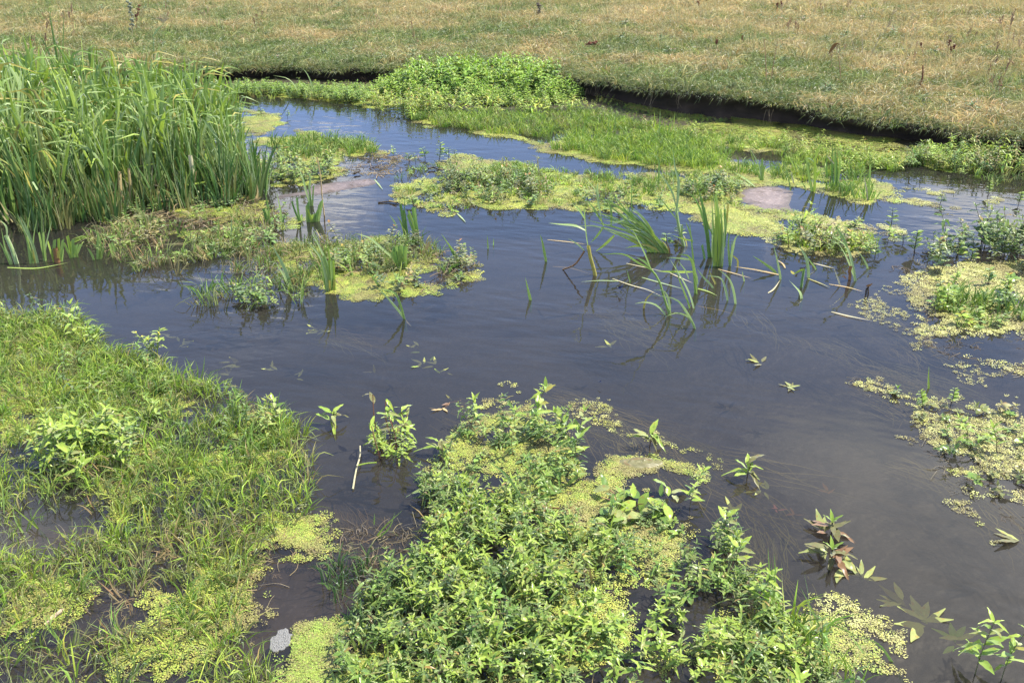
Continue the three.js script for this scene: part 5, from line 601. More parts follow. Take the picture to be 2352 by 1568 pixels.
blades('lone_reed', 'upright cut blades right of the bending green ones', 'reeds', [1010, 560], ZL, [['g', 2.6, [[1012, 562], [995, 490], [978, 435]], { cut: 0.2 }], ['g', 2.4, [[1030, 560], [1020, 480], [1000, 420]], { cut: 0.2 }]], { group: RG });
blades('lone_reed', 'single leaning blade with a low side leaf in the debris', 'reed', [1335, 322], ZL, [['g', 3, [[1335, 325], [1298, 220], [1252, 108]]], ['g', 3, [[1345, 318], [1420, 300], [1510, 255]], { dry: 1 }]], { group: RG });
blades('lone_reed', 'pair of blades standing over the dark gap behind the islet', 'reed', [2000, 400], ZL, [['g', 3, [[1950, 402], [1955, 310], [1957, 212]]], ['p', 2.6, [[2060, 402], [2072, 310], [2070, 198]], { own: 1 }], ['w', 2.4, [[1998, 380], [1996, 330], [1998, 270]], { own: 1 }]], { group: RG });
blades('floating_straw', 'yellow-green rotting leaf afloat at the foot of the left reeds', 'leaf', [70, 650], ZL, [['k', 3, [[60, 648], [320, 655], [480, 630], [620, 600]], { lie: 0.004 }]]);
// far right
blades('reed_clump', 'leaning reed clump in the duckweed, leftmost of the far right group', 'reeds', [705, 540], ZF, [['p', 3, [[702, 543], [690, 450], [630, 335]]], ['g', 3, [[710, 543], [706, 400]], { cut: 0.2 }], ['g', 2.6, [[700, 542], [665, 450], [625, 325]]]], { group: RG });
blades('reed_clump', 'broad reed pair with a bright bent leaf in the far right group', 'reeds', [1025, 608], ZF, [['g', 4, [[1022, 612], [1000, 500], [988, 392]], { cut: 0.2 }], ['k', 3.6, [[1034, 608], [1040, 500], [1036, 405]], { cut: 0.2 }], ['k', 3.6, [[1040, 405], [1060, 340], [1088, 298]], { dry: 1 }], ['p', 2, [[1035, 420], [1010, 400], [985, 395]], { dry: 1 }]], { group: RG });
blades('reed_clump', 'tallest dark reed clump of the far right group', 'reeds', [1160, 590], ZF, [['d', 3.4, [[1150, 600], [1148, 450], [1150, 298]]], ['d', 3.2, [[1172, 590], [1176, 450], [1160, 295]]], ['g', 3.2, [[1182, 560], [1196, 420], [1176, 315]]], ['d', 2.6, [[1115, 525], [1112, 430], [1116, 330]], { own: 1 }], ['w', 2.4, [[1160, 432], [1136, 405], [1113, 374]], { dry: 1 }], ['g', 2.8, [[1140, 625], [1145, 540], [1150, 430]], { cut: 0.2 }], ['g', 2.6, [[1165, 570], [1165, 450], [1160, 380]], { cut: 0.2 }]], { group: RG });
blades('reed_clump', 'upright reed with a short pale leaf at the right end of the far group', 'reeds', [1375, 665], ZF, [['g', 3.2, [[1376, 668], [1382, 550], [1388, 435]], { cut: 0.2 }], ['w', 2, [[1370, 640], [1358, 560], [1345, 490]]], ['k', 2, [[1395, 660], [1405, 620], [1415, 590]]]], { group: RG });
blades('lone_reed', 'thin slanting reed blades by the pinkish mud bar', 'reed', [886, 600], ZF, [['g', 2, [[886, 603], [872, 520], [843, 400]]], ['w', 1.8, [[906, 560], [895, 510], [885, 470]], { own: 1 }], ['g', 1.8, [[982, 602], [965, 560], [945, 530]], { own: 1 }], ['g', 2.2, [[930, 502], [905, 440], [888, 390]], { own: 1 }]], { group: RG });
blades('fallen_reed', 'reed leaves fallen flat on the duckweed left of the mud bar', 'reed', [660, 575], ZF, [['g', 3, [[662, 576], [600, 525], [520, 478]], { lie: 0.02 }], ['p', 2.6, [[630, 572], [540, 550], [430, 540]], { lie: 0.02 }], ['g', 2.4, [[640, 570], [560, 535], [470, 520]], { lie: 0.02 }]], { group: RG });
blades('reed_stub', 'short green blades at the front of the far right group', 'reed', [1285, 650], ZF, [['g', 2.6, [[1287, 652], [1268, 580], [1255, 520]]], ['k', 2.4, [[1300, 650], [1310, 610], [1330, 570]]], ['g', 2, [[1210, 660], [1213, 600], [1218, 560]]]], { group: RG });
blades('lone_reed', 'white bent reed blade standing on the mid-stream raft', 'reed', [1365, 1215], T(0, 1), [['w', 2.4, [[1365, 1215], [1355, 1130], [1345, 1080], [1300, 1068]]]], { group: RG });
// far channel sedges
for (const [label, b, list] of [
  ['upright sedge blades in the grass, left of the far middle', [1640, 960], [[1640, 970, 1640, 820], [1660, 965, 1690, 800], [1625, 960, 1615, 850]]], ['tall sedge tuft in the grass at far middle', [1840, 935], [[1810, 900, 1803, 750], [1840, 940, 1845, 790], [1860, 940, 1885, 770], [1885, 930, 1890, 800]]], ['sedge tuft below the right bank', [2190, 960], [[2170, 950, 2155, 760], [2190, 970, 2200, 750], [2215, 960, 2225, 800], [2250, 960, 2290, 790], [2290, 920, 2300, 770]]], ['short sedge pair at the bend of the channel', [1440, 940], [[1430, 945, 1432, 850], [1445, 940, 1475, 840]]]])
  blades('sedge_tuft', label, 'sedge', b, T(0, 1), list.map(([x, y, u, v], i) => ['kg'[i % 2], 3, [[x, y], [(x * 2 + u) / 3, (y + v) / 2], [u, v]], { own: 1 }]), { group: RG });
blades('sedge_tuft', 'pale bowed sedge blades before the low herbs on the far bank', 'sedge', [2060, 670], T(0, 0), [['p', 2.6, [[2060, 680], [2030, 590], [1980, 540], [1880, 520]]], ['p', 2.6, [[2170, 670], [2140, 560], [2110, 500], [2085, 470]], { own: 1 }], ['p', 2.4, [[2200, 560], [2180, 490], [2125, 455]], { own: 1 }], ['p', 2.4, [[2000, 670], [1950, 590], [1890, 530]], { own: 1 }], ['p', 2, [[1805, 660], [1770, 605], [1680, 590]], { own: 1 }], ['g', 2, [[2060, 670], [2020, 560]]]], { group: RG });
// what stands above or before the reed bed
reseed(616);
for (const [label, b, list] of [
  ['tallest reed spire rising from the left of the reed bed', [420, 900], [['d', 2.6, [[430, 900], [400, 500], [350, 180], [310, -30]]], ['g', 2.6, [[415, 900], [410, 500], [350, 150], [335, -20]]], ['g', 2.2, [[420, 880], [410, 420], [400, 60]]], ['g', 2, [[425, 880], [428, 400], [435, 170], [430, 60]]], ['k', 2, [[440, 880], [450, 600], [430, 250]]], ['y', 1.6, [[520, 880], [480, 560], [430, 300]]]]],
  ['dark reed leaf slanting above the reed bed at left', [400, 900], [['d', 2.6, [[390, 880], [370, 500], [300, 290], [232, 205]]]]],
  ['reed tips at the top left edge', [130, 920], [['g', 2.6, [[140, 900], [120, 500], [60, 320], [0, 160]]], ['g', 2.6, [[130, 900], [90, 400], [95, 130]]]]],
  ['reed stem with a pale flag leaf above the reed bed', [1050, 950], [['d', 1.2, [[1050, 950], [1060, 500], [1052, 240]], { tube: 1 }], ['p', 2.6, [[1052, 250], [1085, 200], [1125, 165]], { dry: 1 }]]],
  ['dark narrow reed blade leaning right above the reed bed', [930, 950], [['d', 2.2, [[930, 950], [960, 500], [998, 235]]]]],
  ['upright green reed blade at the back right of the reed bed', [1530, 850], [['g', 2.8, [[1530, 850], [1540, 600], [1563, 405]]], ['g', 2.8, [[1330, 900], [1310, 600], [1300, 405]], { own: 1 }], ['g', 2.6, [[1370, 880], [1375, 600], [1365, 385]], { own: 1 }]]]])
  blades('reed_spire', label, 'reed', b, T(0, 0), list);
blades('dead_reed', 'peeling pale and orange dead reed stalk in front of the reed bed', 'reed', [1300, 1405], T(0, 0), [['w', 4.5, [[1300, 1400], [1330, 1230], [1318, 1150], [1308, 1070]], { tube: 1 }], ['t', 4, [[1318, 1300], [1335, 1240], [1345, 1180]], { dry: 1, cut: 0.4 }], ['w', 3, [[1310, 1150], [1322, 1110], [1312, 1075]], { dry: 1, cut: 0.4 }], ['b', 2, [[1370, 1290], [1390, 1230], [1400, 1180]], { own: 1, tube: 1 }]]);
blades('dead_reed', 'pair of tan dead reed stalks at the front left of the reed bed', 'reeds', [850, 1440], T(0, 0), [['t', 4, [[850, 1440], [825, 1290], [820, 1180]], { tube: 1 }], ['t', 3, [[898, 1445], [895, 1280], [884, 1160]], { tube: 1 }], ['t', 2.6, [[900, 1420], [830, 1350], [700, 1290]], { dry: 1 }], ['k', 2, [[800, 1430], [740, 1340], [650, 1215]]], ['t', 2, [[900, 1260], [950, 1235], [1000, 1215]], { dry: 1, own: 1 }]]);
blades('dead_reed', 'orange-tan withered leaf at the right foot of the reed bed', 'reed', [1760, 1390], T(0, 0), [['t', 4, [[1755, 1392], [1775, 1340], [1770, 1270]]], ['t', 2.6, [[1760, 1390], [1785, 1365], [1800, 1355]], { dry: 1 }], ['g', 2.4, [[1745, 1380], [1755, 1280], [1770, 1185]]]]);
blades('bent_reeds', 'kinked straw-coloured reed leaf folded over in the reed bed front', 'reed', [1275, 1090], T(0, 0), [['y', 2.4, [[1275, 1095], [1268, 985]], { dry: 1 }], ['k', 2.6, [[1268, 985], [1200, 965], [1140, 890]], { dry: 1 }]], { y: 0.25 });
for (const [label, pts] of [['green reed blade lying level across the reed bed front, left', [[800, 1165], [930, 1150], [1072, 1125]]], ['green reed blade lying level across the reed bed front, right', [[1250, 1278], [1360, 1262], [1480, 1240]]]])
  blades('fallen_reed', label, 'reed', [pts[0][0], 1380], T(0, 0), [['k', 2.6, pts, { dry: 1 }]]);

// ------------------------------------------------------------------ leafy plants, one by one
reseed(2025);
function herb(o) {                                   // a prototype: Group with stem and single leaves
  const p = leafyParts(o), g = new THREE.Group(), ms = o.mats ?? [M.l1, M.l2, M.l2, M.l1, M.l3, M.l4, M.l2, R() < 0.4 ? M.y : M.l1];
  mesh('stem', p.stem, o.stemMat ?? M.stem, g);
  for (const l of p.leaves) { const m = mesh('leaf', l.g, l.t > 0.98 ? pick([M.l2, M.l1]) : pick(ms), g); l.m.decompose(m.position, m.quaternion, m.scale); }
  return g;
}
function stand(proto, name, label, category, p, s = 1, turn = R() * 6.28, tiltX = 0, tiltZ = 0, group) { const o = proto.clone(); o.name = numbered(name); o.position.copy(p); o.rotation.set(tiltX, turn, tiltZ, 'YXZ'); o.scale.setScalar(s); scene.add(o); return tag(o, label, category, group); }
const BIG = [...LEAF, LEAF[1], LEAF[3]];
const PROTO = [...Array(9)].map((_, i) => herb({ h: 0.15 + 0.02 * (i % 5), pairs: 5 + (i % 3), len: 0.064, kinds: i % 3 === 2 ? [...BIG, ...CURL] : BIG, top: 4, lean: rr(0.1, 0.45) }));
{
  const list = spots(G([[990, 1110], [1010, 1050], [1060, 1090], [1180, 1130], [1260, 1180], [1340, 1230], [1420, 1210], [1500, 1170], [1620, 1180], [1660, 1250], [1700, 1320], [1790, 1380], [1850, 1470], [1900, 1600], [830, 1600], [860, 1480], [940, 1380], [1000, 1270]]), 215, { rag: 0.1, gap: 0.33, freq: 2.5 });
  list.forEach(([x, z]) => { const where = z < -4.35 ? 'in the upper part of the near middle clump' : x > 1.15 ? 'on the right slope of the near middle clump by the water' : x < 0 ? 'on the left side of the near middle clump' : z < -3.8 ? 'in the heart of the near middle clump' : 'at the bottom edge of the near middle clump'; stand(pick(PROTO), 'water_herb', 'green lance-leaved water herb ' + where, 'herb', V(x, 0, z), rr(0.42, 0.76), R() * 6.28, rr(-0.45, 0.45), rr(-0.45, 0.45), 'water herbs ' + where); });
  const l2 = spots(G([[70, 1050], [110, 1010], [200, 990], [280, 1010], [310, 1060], [290, 1100], [210, 1118], [110, 1100]]), 150, { rag: 0.05 });
  l2.forEach(([x, z]) => stand(pick(PROTO), 'water_herb', 'dark green leafy herb in the rounded bush on the near left bank', 'herb', V(x, 0.01, z), rr(0.75, 1.1), R() * 6.28, rr(-0.35, 0.35), rr(-0.35, 0.35), 'leafy herbs of the rounded bush on the near left bank'));
}
const one = (u, v, y = 0) => px(u, v, y);
for (const [u, v, s, label] of [
  [1345, 0, 0, ''], [1229, 985, 1.15, 'tallest fresh leafy herb at the top of the near middle clump'], [1090, 985, 1.0, 'bright leafy herb at the upper left of the near middle clump'], [1310, 1010, 1.05, 'leafy herb with a long leaf at the upper right of the near clump'], [1318, 1075, 1.15, 'leafy herb with an orange-brown lower leaf in dark water at the clump edge'], [1180, 1010, 0.95, 'leafy herb in the duckweed just below the tallest herb of the clump'], [1585, 1165, 0.8, 'small leafy herb at the right shoulder of the near clump beside duckweed'], [1665, 1245, 1.0, 'leafy herb with a pale folded leaf at the right edge of the near clump'], [1690, 1310, 1.0, 'leafy herb leaning over the water on the right slope of the near clump'], [1740, 1395, 1.1, 'leafy herb on the lower right shore with one leaf stretched right'], [1600, 1120, 0.7, 'spindly herb standing in duckweed right of the glassy dome'], [165, 790, 1.0, 'leafy herb leaning over the water at the top of the near left bank'], [228, 805, 0.9, 'sparse leafy plant overhanging the water beside the near left bank'], [2290, 1040, 1.0, 'upright leafy herb in the duckweed at the lower right edge'], [2225, 1020, 0.9, 'slim pale herb left of the upright one at the lower right edge'], [2240, 1548, 1.1, 'leafy herb at the bottom edge standing in dark water on the right'], [2300, 1560, 0.95, 'small leafy herb in the bottom right corner'], [640, 980, 0.9, 'leafy herb at the right tip of the near left bank'], [230, 920, 0.75, 'glossy rounded herb in the duckweed of the near left bank'], [1940, 410, 0.9, 'lone bright herb in blue water near the right edge below the bank'], [2215, 410, 0.9, 'bright herb mirrored in the blue pool at right'], [1785, 262, 1.6, 'bright herb against the dark earth bank at right'], [2020, 290, 1.2, 'leafy herb sprouting below the dark bank further right']])
  if (s) stand(pick(PROTO), 'water_herb', label, 'herb', one(u, v), s, R() * 6.28, rr(-0.2, 0.2), rr(-0.2, 0.2));
// ragged herb with brown stems
{
  const P = one(880, 1060), b = thing('ragged_herb', 'ragged half-drowned herb with bare brown stems and curled leaves in the inlet', 'herb', P);
  for (const [x, y, u, v, tilt] of [[640, 560, 570, 150], [720, 470, 672, 190], [780, 460, 795, 290], [840, 420, 838, 300], [640, 640, 560, 400], [760, 590, 700, 330]]) {
    const B = px(...ZM(x, y)), tip = upright(...ZM(u, v), B), mid = B.clone().lerp(tip, 0.5).add(V(rr(-0.015, 0.015), 0, rr(-0.02, 0.02))); B.y = -0.05;
    mesh('stem', tube([B, mid, tip].map((q) => q.clone().sub(P)), 0.0035, 0.0025, 5, 5), M.stemRed, b);
    for (let k = 0; k < 6; k++) { const t = 0.25 + 0.75 * k / 5, q = B.clone().lerp(tip, t).sub(P); const m = mesh('leaf', pick([...CURL, ...LEAF]), pick([M.l4, M.olive, M.l2, M.l1]), b); m.position.copy(q); m.quaternion.copy(leafTurn(R() * 6.28, rr(-0.2, 0.7), rr(-0.5, 0.5))); m.scale.setScalar(rr(0.05, 0.085)); }
  }
  const list = spots(G([[560, 430], [640, 440], [760, 470], [880, 560], [920, 680], [900, 800], [830, 790], [760, 700], [600, 700], [540, 620]].map(([x, y]) => ZM(x, y))), 130, { rag: 0.03 });
  list.forEach(([x, z]) => stand(pick(PROTO), 'water_herb', 'green herb at the foot of the ragged brown-stemmed plant in the inlet', 'herb', V(x, -0.02, z), rr(0.55, 0.85), R() * 6.28, rr(-0.5, 0.5), rr(-0.5, 0.5), 'herbs around the foot of the ragged plant'));
}
function sprig(label, u, v, list, y, mats, name = 'drowned_sprig') {       // leaves lying at or under the surface
  const P = px(u, v, y), g = thing(name, label, 'water plant', P);
  for (const [x, z2, deg, len] of list) { const q = px(x, z2, y + rr(-0.004, 0.004)).sub(P), m = mesh('leaf', pick(FLAT), pick(mats), g); m.position.copy(q); m.quaternion.setFromEuler(new THREE.Euler(rr(-0.06, 0.06), (deg + 90) * Math.PI / 180, rr(-0.15, 0.15), 'YXZ')); m.scale.setScalar(len); }
  const pts = list.map(([x, z2]) => px(x, z2, y - 0.008).sub(P)); if (pts.length > 2) mesh('stem', tube(pts.slice(0, 5), 0.002, 0.0015, 4, 8), M.stem, g);
  return g;
}
const fan = (u, v, n, a0, a1, l0, l1, du = 10, dv = 8) => [...Array(n)].map((_, i) => [u + rr(-du, du), v + rr(-dv, dv), lerp(a0, a1, n > 1 ? i / (n - 1) : 0) + rr(-14, 14), rr(l0, l1)]);
const SUB = [M.sub, M.sub, M.l4];
sprig('yellow-green lance leaves just under the water below the islet', 745, 758, fan(740, 758, 7, 150, 250, 0.06, 0.09, 24, 6), -0.006, SUB);
sprig('faint drowned leaf sprig right of the buttercup plant', 410, 785, [...fan(395, 775, 4, 130, 220, 0.04, 0.06), ...fan(425, 790, 6, -30, 120, 0.05, 0.07, 16, 8)], -0.012, SUB);
sprig('submerged fan of pale leaves left of mid-stream, upper cluster', 545, 838, fan(540, 836, 6, 130, 260, 0.06, 0.09, 14, 8), -0.012, [M.sub, M.olive]);
sprig('submerged brownish leaf cluster by the near left shore', 515, 862, fan(515, 862, 5, 60, 260, 0.05, 0.07, 14, 6), -0.012, [M.olive, M.sub]);
sprig('submerged sprig with two leaf pairs left of centre', 640, 850, [...fan(630, 848, 4, 100, 240, 0.06, 0.08, 8, 6), ...fan(680, 865, 3, -40, 90, 0.05, 0.07, 10, 6)], -0.014, SUB);
sprig('submerged sprig with bright leaves in the centre of the stream', 980, 835, [...fan(960, 800, 4, 120, 240, 0.05, 0.07, 12, 10), ...fan(985, 835, 8, 60, 250, 0.06, 0.08, 18, 8), ...fan(1020, 858, 3, -60, 120, 0.05, 0.06, 10, 6)], -0.008, [M.sub, M.sub, M.k]);
sprig('single drowned leaf pair below the bent reeds', 1405, 798, fan(1405, 798, 3, 60, 190, 0.07, 0.1, 6, 4), -0.01, [M.sub]);
sprig('pale drowned leaf pair left of the duckweed specks', 860, 860, fan(860, 858, 2, 90, 200, 0.06, 0.08), -0.018, [M.olive]);
sprig('star of olive leaves with floating tip right of centre', 1742, 830, fan(1745, 832, 5, 60, 230, 0.07, 0.1, 6, 4), -0.002, [M.olive, M.sub]);
sprig('half-drowned leafy tip with duckweed right of centre', 1815, 890, fan(1815, 890, 6, 0, 300, 0.05, 0.08, 8, 4), 0.004, [M.l4, M.olive, M.l1]);
sprig('green drowned leaves right of the near clump shore, upper', 1745, 1125, fan(1745, 1125, 6, 90, 280, 0.06, 0.08, 24, 16), -0.012, SUB);
sprig('green drowned leaves right of the near clump shore, lower', 1688, 1172, fan(1688, 1172, 4, 60, 200, 0.07, 0.09, 10, 8), -0.01, SUB);
sprig('dim drowned leaf tuft near the folded herb', 1690, 1240, fan(1690, 1238, 5, 40, 200, 0.06, 0.08, 10, 10), -0.018, [M.sub, M.l1]);
sprig('pink drowned leaf on the stream bed right of the near clump', 1785, 1168, fan(1785, 1168, 4, 0, 280, 0.03, 0.045, 6, 4), -0.01, [M.pink], 'dead_leaf_cluster');
sprig('dull pink leaf below the brighter pink one', 1825, 1182, fan(1825, 1182, 3, 0, 200, 0.035, 0.05, 8, 3), -0.018, [M.rust], 'dead_leaf_cluster');
sprig('orange-brown lance leaf pair drowned right of centre', 1905, 1130, fan(1905, 1130, 3, 40, 160, 0.05, 0.07, 6, 5), -0.015, [M.rust], 'dead_leaf_cluster');
sprig('tan rotten leaves under water by the tip of the near clump', 1020, 935, [...fan(1010, 940, 4, 60, 300, 0.06, 0.08, 14, 6), ...fan(1038, 923, 3, 0, 240, 0.06, 0.07, 8, 3)], -0.004, [M.rust, M.t, M.olive], 'dead_leaf_cluster');
sprig('drowned leaf trail below the reddish rosettes', 1960, 1320, [...fan(1950, 1310, 5, 60, 240, 0.08, 0.11, 18, 14), ...fan(1990, 1330, 5, 0, 160, 0.07, 0.1, 14, 12)], -0.004, [M.sub, M.olive, M.l4]);
sprig('long drowned yellow leaves at the lower right, upper star', 2080, 1380, fan(2080, 1385, 5, 80, 200, 0.09, 0.13, 16, 16), -0.02, [M.sub, M.olive]);
sprig('large star of drowned pale leaves at the lower right', 2122, 1432, fan(2125, 1432, 8, -20, 220, 0.1, 0.15, 10, 8), -0.012, [M.sub, M.sub, M.l4]);
sprig('dim green drowned leaves at the end of the leaf trail', 2200, 1475, fan(2195, 1475, 7, -40, 220, 0.08, 0.11, 16, 12), -0.02, [M.sub, M.l1]);
sprig('tan leaf tip floating at the right edge', 2330, 1242, fan(2340, 1242, 3, 140, 190, 0.1, 0.13, 6, 4), 0.003, [M.olive, M.sub]);
// two reddish rosettes standing out of the water
for (const [u, v, label] of [[1905, 1225, 'reddish-leaved herb rosette in open water, upper of two'], [1905, 1288, 'reddish-leaved herb rosette in open water, lower of two']]) {
  const P = px(u, v), g = thing('red_rosette', label, 'herb', P); mesh('stem', tube([V(0, -0.1, 0), V(0.01, 0.0, 0), V(0.005, 0.06, 0)], 0.004, 0.003, 5, 4), M.stemDark, g);
  for (let i = 0; i < 15; i++) { const m = mesh('leaf', pick([...FLAT, LEAF[0], LEAF[2]]), pick([M.rust, M.olive, M.olive, M.l4]), g), a = i * 2.4 + rr(-0.3, 0.3); m.position.set(Math.cos(a) * rr(0, 0.04), rr(0.004, 0.05), Math.sin(a) * rr(0, 0.03)); m.quaternion.copy(leafTurn(a, rr(-0.05, 0.25), rr(-0.3, 0.3))); m.scale.setScalar(rr(0.08, 0.12)); }
  for (let i = 0; i < 4; i++) { const m = mesh('leaf', LEAF[0], M.l1, g); m.position.set(0.005, 0.055, 0); m.quaternion.copy(leafTurn(i * 1.57, 1.0)); m.scale.setScalar(0.06); }
}
// curled herbs
for (const [u, v, label] of [[1492, 1028, 'herb with drooping curled brown leaf standing in the weed drift'], [1716, 1098, 'herb tip curled into a ring on the water right of the clump'], [1010, 1045, 'small herb with one curled leaf at the left tip of the near clump'], [765, 975, 'torn herb scraps floating between the two near banks']]) {
  const P = px(u, v), g = thing('curled_herb', label, 'herb', P); mesh('stem', tube([V(0, -0.1, 0), V(0, 0, 0), V(0.01, 0.08, 0)], 0.003, 0.0025, 5, 4), M.stemDark, g);
  for (let i = 0; i < 9; i++) { const m = mesh('leaf', i < 4 ? pick(CURL) : pick(LEAF), i < 2 ? M.olive : pick([M.l1, M.l2, M.l4]), g); m.position.set(0, rr(0.02, 0.08), 0); m.quaternion.copy(leafTurn(i * 2.2 + rr(-0.3, 0.3), rr(0.1, 0.9))); m.scale.setScalar(rr(0.06, 0.1)); }
}
// pinnate cress stems
function pinnate(h, n, kinds, mats, len) { const g = new THREE.Group(), lean = rr(-0.15, 0.15); mesh('stem', tube([V(0, -0.05, 0), V(lean * h * 0.3, h * 0.5, 0), V(lean * h, h, 0)], 0.004, 0.002, 5, 5), M.stemDark, g); for (let i = 0; i < n; i++) { const t = 0.25 + 0.75 * i / (n - 1), a = rr(-0.3, 0.3); for (const s of [0, Math.PI]) { const m = mesh('leaf', pick(kinds), pick(mats), g); m.position.set(lean * h * t * t, h * t, 0); m.quaternion.copy(leafTurn(Math.PI / 2 + s + a, rr(0.15, 0.6), rr(-0.4, 0.4))); m.scale.setScalar(len * (1.1 - 0.5 * t)); } } return g; }
const PIN = [...Array(5)].map((_, i) => pinnate(0.085 + 0.022 * i, 6 + i % 3, [...OVAL, LEAF[1]], i % 2 ? [M.l3, M.l1] : [M.l1, M.l2], 0.065));
for (const [u, v, s, label] of [[977, 364, 1.2, 'single feathery cress stem standing in the blue channel'], [1008, 372, 1.35, 'dark bushy cress left of the raft, tallest by the channel'], [1030, 372, 1.1, 'bushy cress beside the tallest one by the channel'], [940, 372, 1.15, 'cress plant left of the feathery stem by the channel'], [955, 378, 0.8, 'low cress plant between feathery stem and brown scraps'], [1045, 375, 0.9, 'thin cress at the back left of the mid-stream raft'], [905, 360, 0.8, 'small dark cress at the edge of the brown scraps'], [1038, 400, 1.1, 'yellow-green cress at the left of the mid-stream raft'], [2045, 530, 1.2, 'feathery dark cress stem before the blue pool at right'], [2100, 585, 1.6, 'tall pinnate cress at the end of the right raft'], [2075, 560, 1.2, 'pinnate cress left of the tall one on the right raft'], [2198, 590, 1.5, 'pinnate cress in the dark thicket at right, leftmost'], [2255, 560, 1.4, 'glossy cress at the back of the dark thicket at right'], [2300, 590, 1.6, 'tallest cress of the dark thicket at the right edge'], [2340, 575, 1.5, 'yellowish cress at the far right of the dark thicket'], [2230, 600, 1.2, 'low cress with white sheen in the dark thicket'], [2150, 610, 1.1, 'dark cress stub in front of the right raft'], [2240, 735, 1.2, 'slender cress arching in the whitish duckweed'], [2310, 690, 1.3, 'upright cress in the whitish duckweed near the edge'], [2270, 655, 1.3, 'yellow-green cress behind the grassy mound at right'], [1785, 560, 1.0, 'cress at the left tip of the right raft'], [1812, 570, 1.1, 'leafy cress second from the left tip of the right raft'], [2010, 590, 0.9, 'dark cress hanging over the front of the right raft'], [1940, 600, 0.9, 'cress drooping into the water at the front of the right raft'], [950, 475, 1.3, 'yellow-green cress on a bare stem before the blue pool'], [600, 262, 1.0, 'bluish herb pair standing in the far channel, left'], [660, 272, 0.7, 'tiny herb in the far channel right of the bluish pair'], [1150, 600, 0, ''], [1062, 590, 0.9, 'cress on bare stems at the right tip of the islet'], [1090, 600, 0.7, 'small cress at the outermost tip of the islet'], [1560, 545, 1.3, 'cress growing between the leaning reeds and the slender reed'], [1530, 570, 1.2, 'bluish cress behind the leaning reed clump'], [2120, 940, 0.8, 'round leafy tuft floating in the right weed drift'], [2185, 930, 0.7, 'brownish small tuft in the right weed drift'], [2340, 470, 1.0, 'leaning herb at the right edge of the blue pool'], [2160, 470, 1.0, 'twisted dark herb in the blue pool at right'], [2270, 450, 0.9, 'dark herb on the sparse duckweed trail']])
  if (s) stand(pick(PIN), 'cress_plant', label, 'cress', one(u, v), s * 0.85, rr(-0.6, 0.6), rr(-0.2, 0.2), rr(-0.2, 0.2));
// buttercup with yellow flowers
{
  const P = px(357, 822), g = thing('buttercup_plant', 'low bushy plant with small yellow flowers standing alone by the near left bank', 'plant', P), yel = new THREE.MeshStandardMaterial({ color: C(0.6, 0.5, 0.05), roughness: 0.6 });
  for (let k = 0; k < 7; k++) { const a = k * 0.9, h = rr(0.1, 0.19), tip = V(Math.cos(a) * rr(0.03, 0.1), h, Math.sin(a) * rr(0.02, 0.06)); mesh('stem', tube([V(0, -0.05, 0), tip.clone().multiplyScalar(0.5), tip], 0.004, 0.002, 5, 4), M.k, g);
    for (let i = 0; i < 8; i++) { const m = mesh('leaf', pick([...LEAF, ...OVAL]), pick([M.l2, M.l1, M.l4]), g); m.position.copy(tip).multiplyScalar(rr(0.5, 1)); m.quaternion.copy(leafTurn(R() * 6.28, rr(-0.1, 0.7))); m.scale.setScalar(rr(0.03, 0.055)); }
    if (k < 5) { const f = mesh('flower', new THREE.SphereGeometry(0.006, 8, 5).scale(1, 0.6, 1), yel, g); f.position.copy(tip).add(V(0, 0.008, 0)); } }
  for (let i = 0; i < 5; i++) { const m = mesh('leaf', FLAT[0], M.olive, g); m.position.set(rr(-0.08, 0.08), 0.003, rr(0, 0.06)); m.quaternion.copy(leafTurn(R() * 6.28, 0)); m.scale.setScalar(0.08); }
}
// large glossy leaves by the upper right of the clump
{
  const P = px(1440, 1160), g = thing('glossy_plant', 'plant with big glossy oval leaves on the right shoulder of the near clump', 'plant', P);
  for (let i = 0; i < 44; i++) { const q = px(1440 + rr(-80, 110) , 1165 + rr(-42, 40), rr(0.005, 0.07)).sub(P), m = mesh('leaf', pick([...OVAL, LEAF[3]]), pick([M.l1, M.l3, M.l2, M.l4]), g); m.position.copy(q); m.quaternion.copy(leafTurn(R() * 6.28, rr(0, 0.8), rr(-0.3, 0.3))); m.scale.setScalar(rr(0.05, 0.1)); }
  for (let i = 0; i < 6; i++) { const a = i; mesh('stem', tube([V(Math.cos(a) * 0.1, -0.05, Math.sin(a) * 0.06), V(Math.cos(a) * 0.06, 0.02, Math.sin(a) * 0.04), V(Math.cos(a) * 0.12, 0.05, Math.sin(a) * 0.07)], 0.003, 0.002, 4, 4), M.stemRed, g); }
}
// long grass blades that show singly in the near foreground
for (const [label, b, list] of [
  ['two long arching grass blades over the duckweed at bottom right', [1280, 1370], [['g', 1.6, [[1290, 1480], [1240, 1350], [1140, 1230]]], ['g', 1.6, [[1520, 1568], [1440, 1420], [1350, 1300], [1240, 1255]]], ['g', 1.4, [[1000, 1360], [970, 1250], [900, 1080], [815, 910]]], ['k', 1.5, [[850, 1480], [780, 1300], [630, 1150]]], ['g', 1.3, [[1170, 1500], [1190, 1330]]]]],
  ['upright grass sheaf in the leafy herbs on the lower right shore', [610, 1080], [['g', 1.4, [[600, 1100], [600, 850], [590, 640]]], ['g', 1.4, [[612, 1100], [640, 850], [632, 680]]], ['g', 1.2, [[590, 1090], [560, 930], [520, 800]]], ['d', 1.2, [[620, 1090], [620, 900], [612, 740]]]]]])
  blades('grass_sheaf', label, 'grass', b, T(2, 2), list);
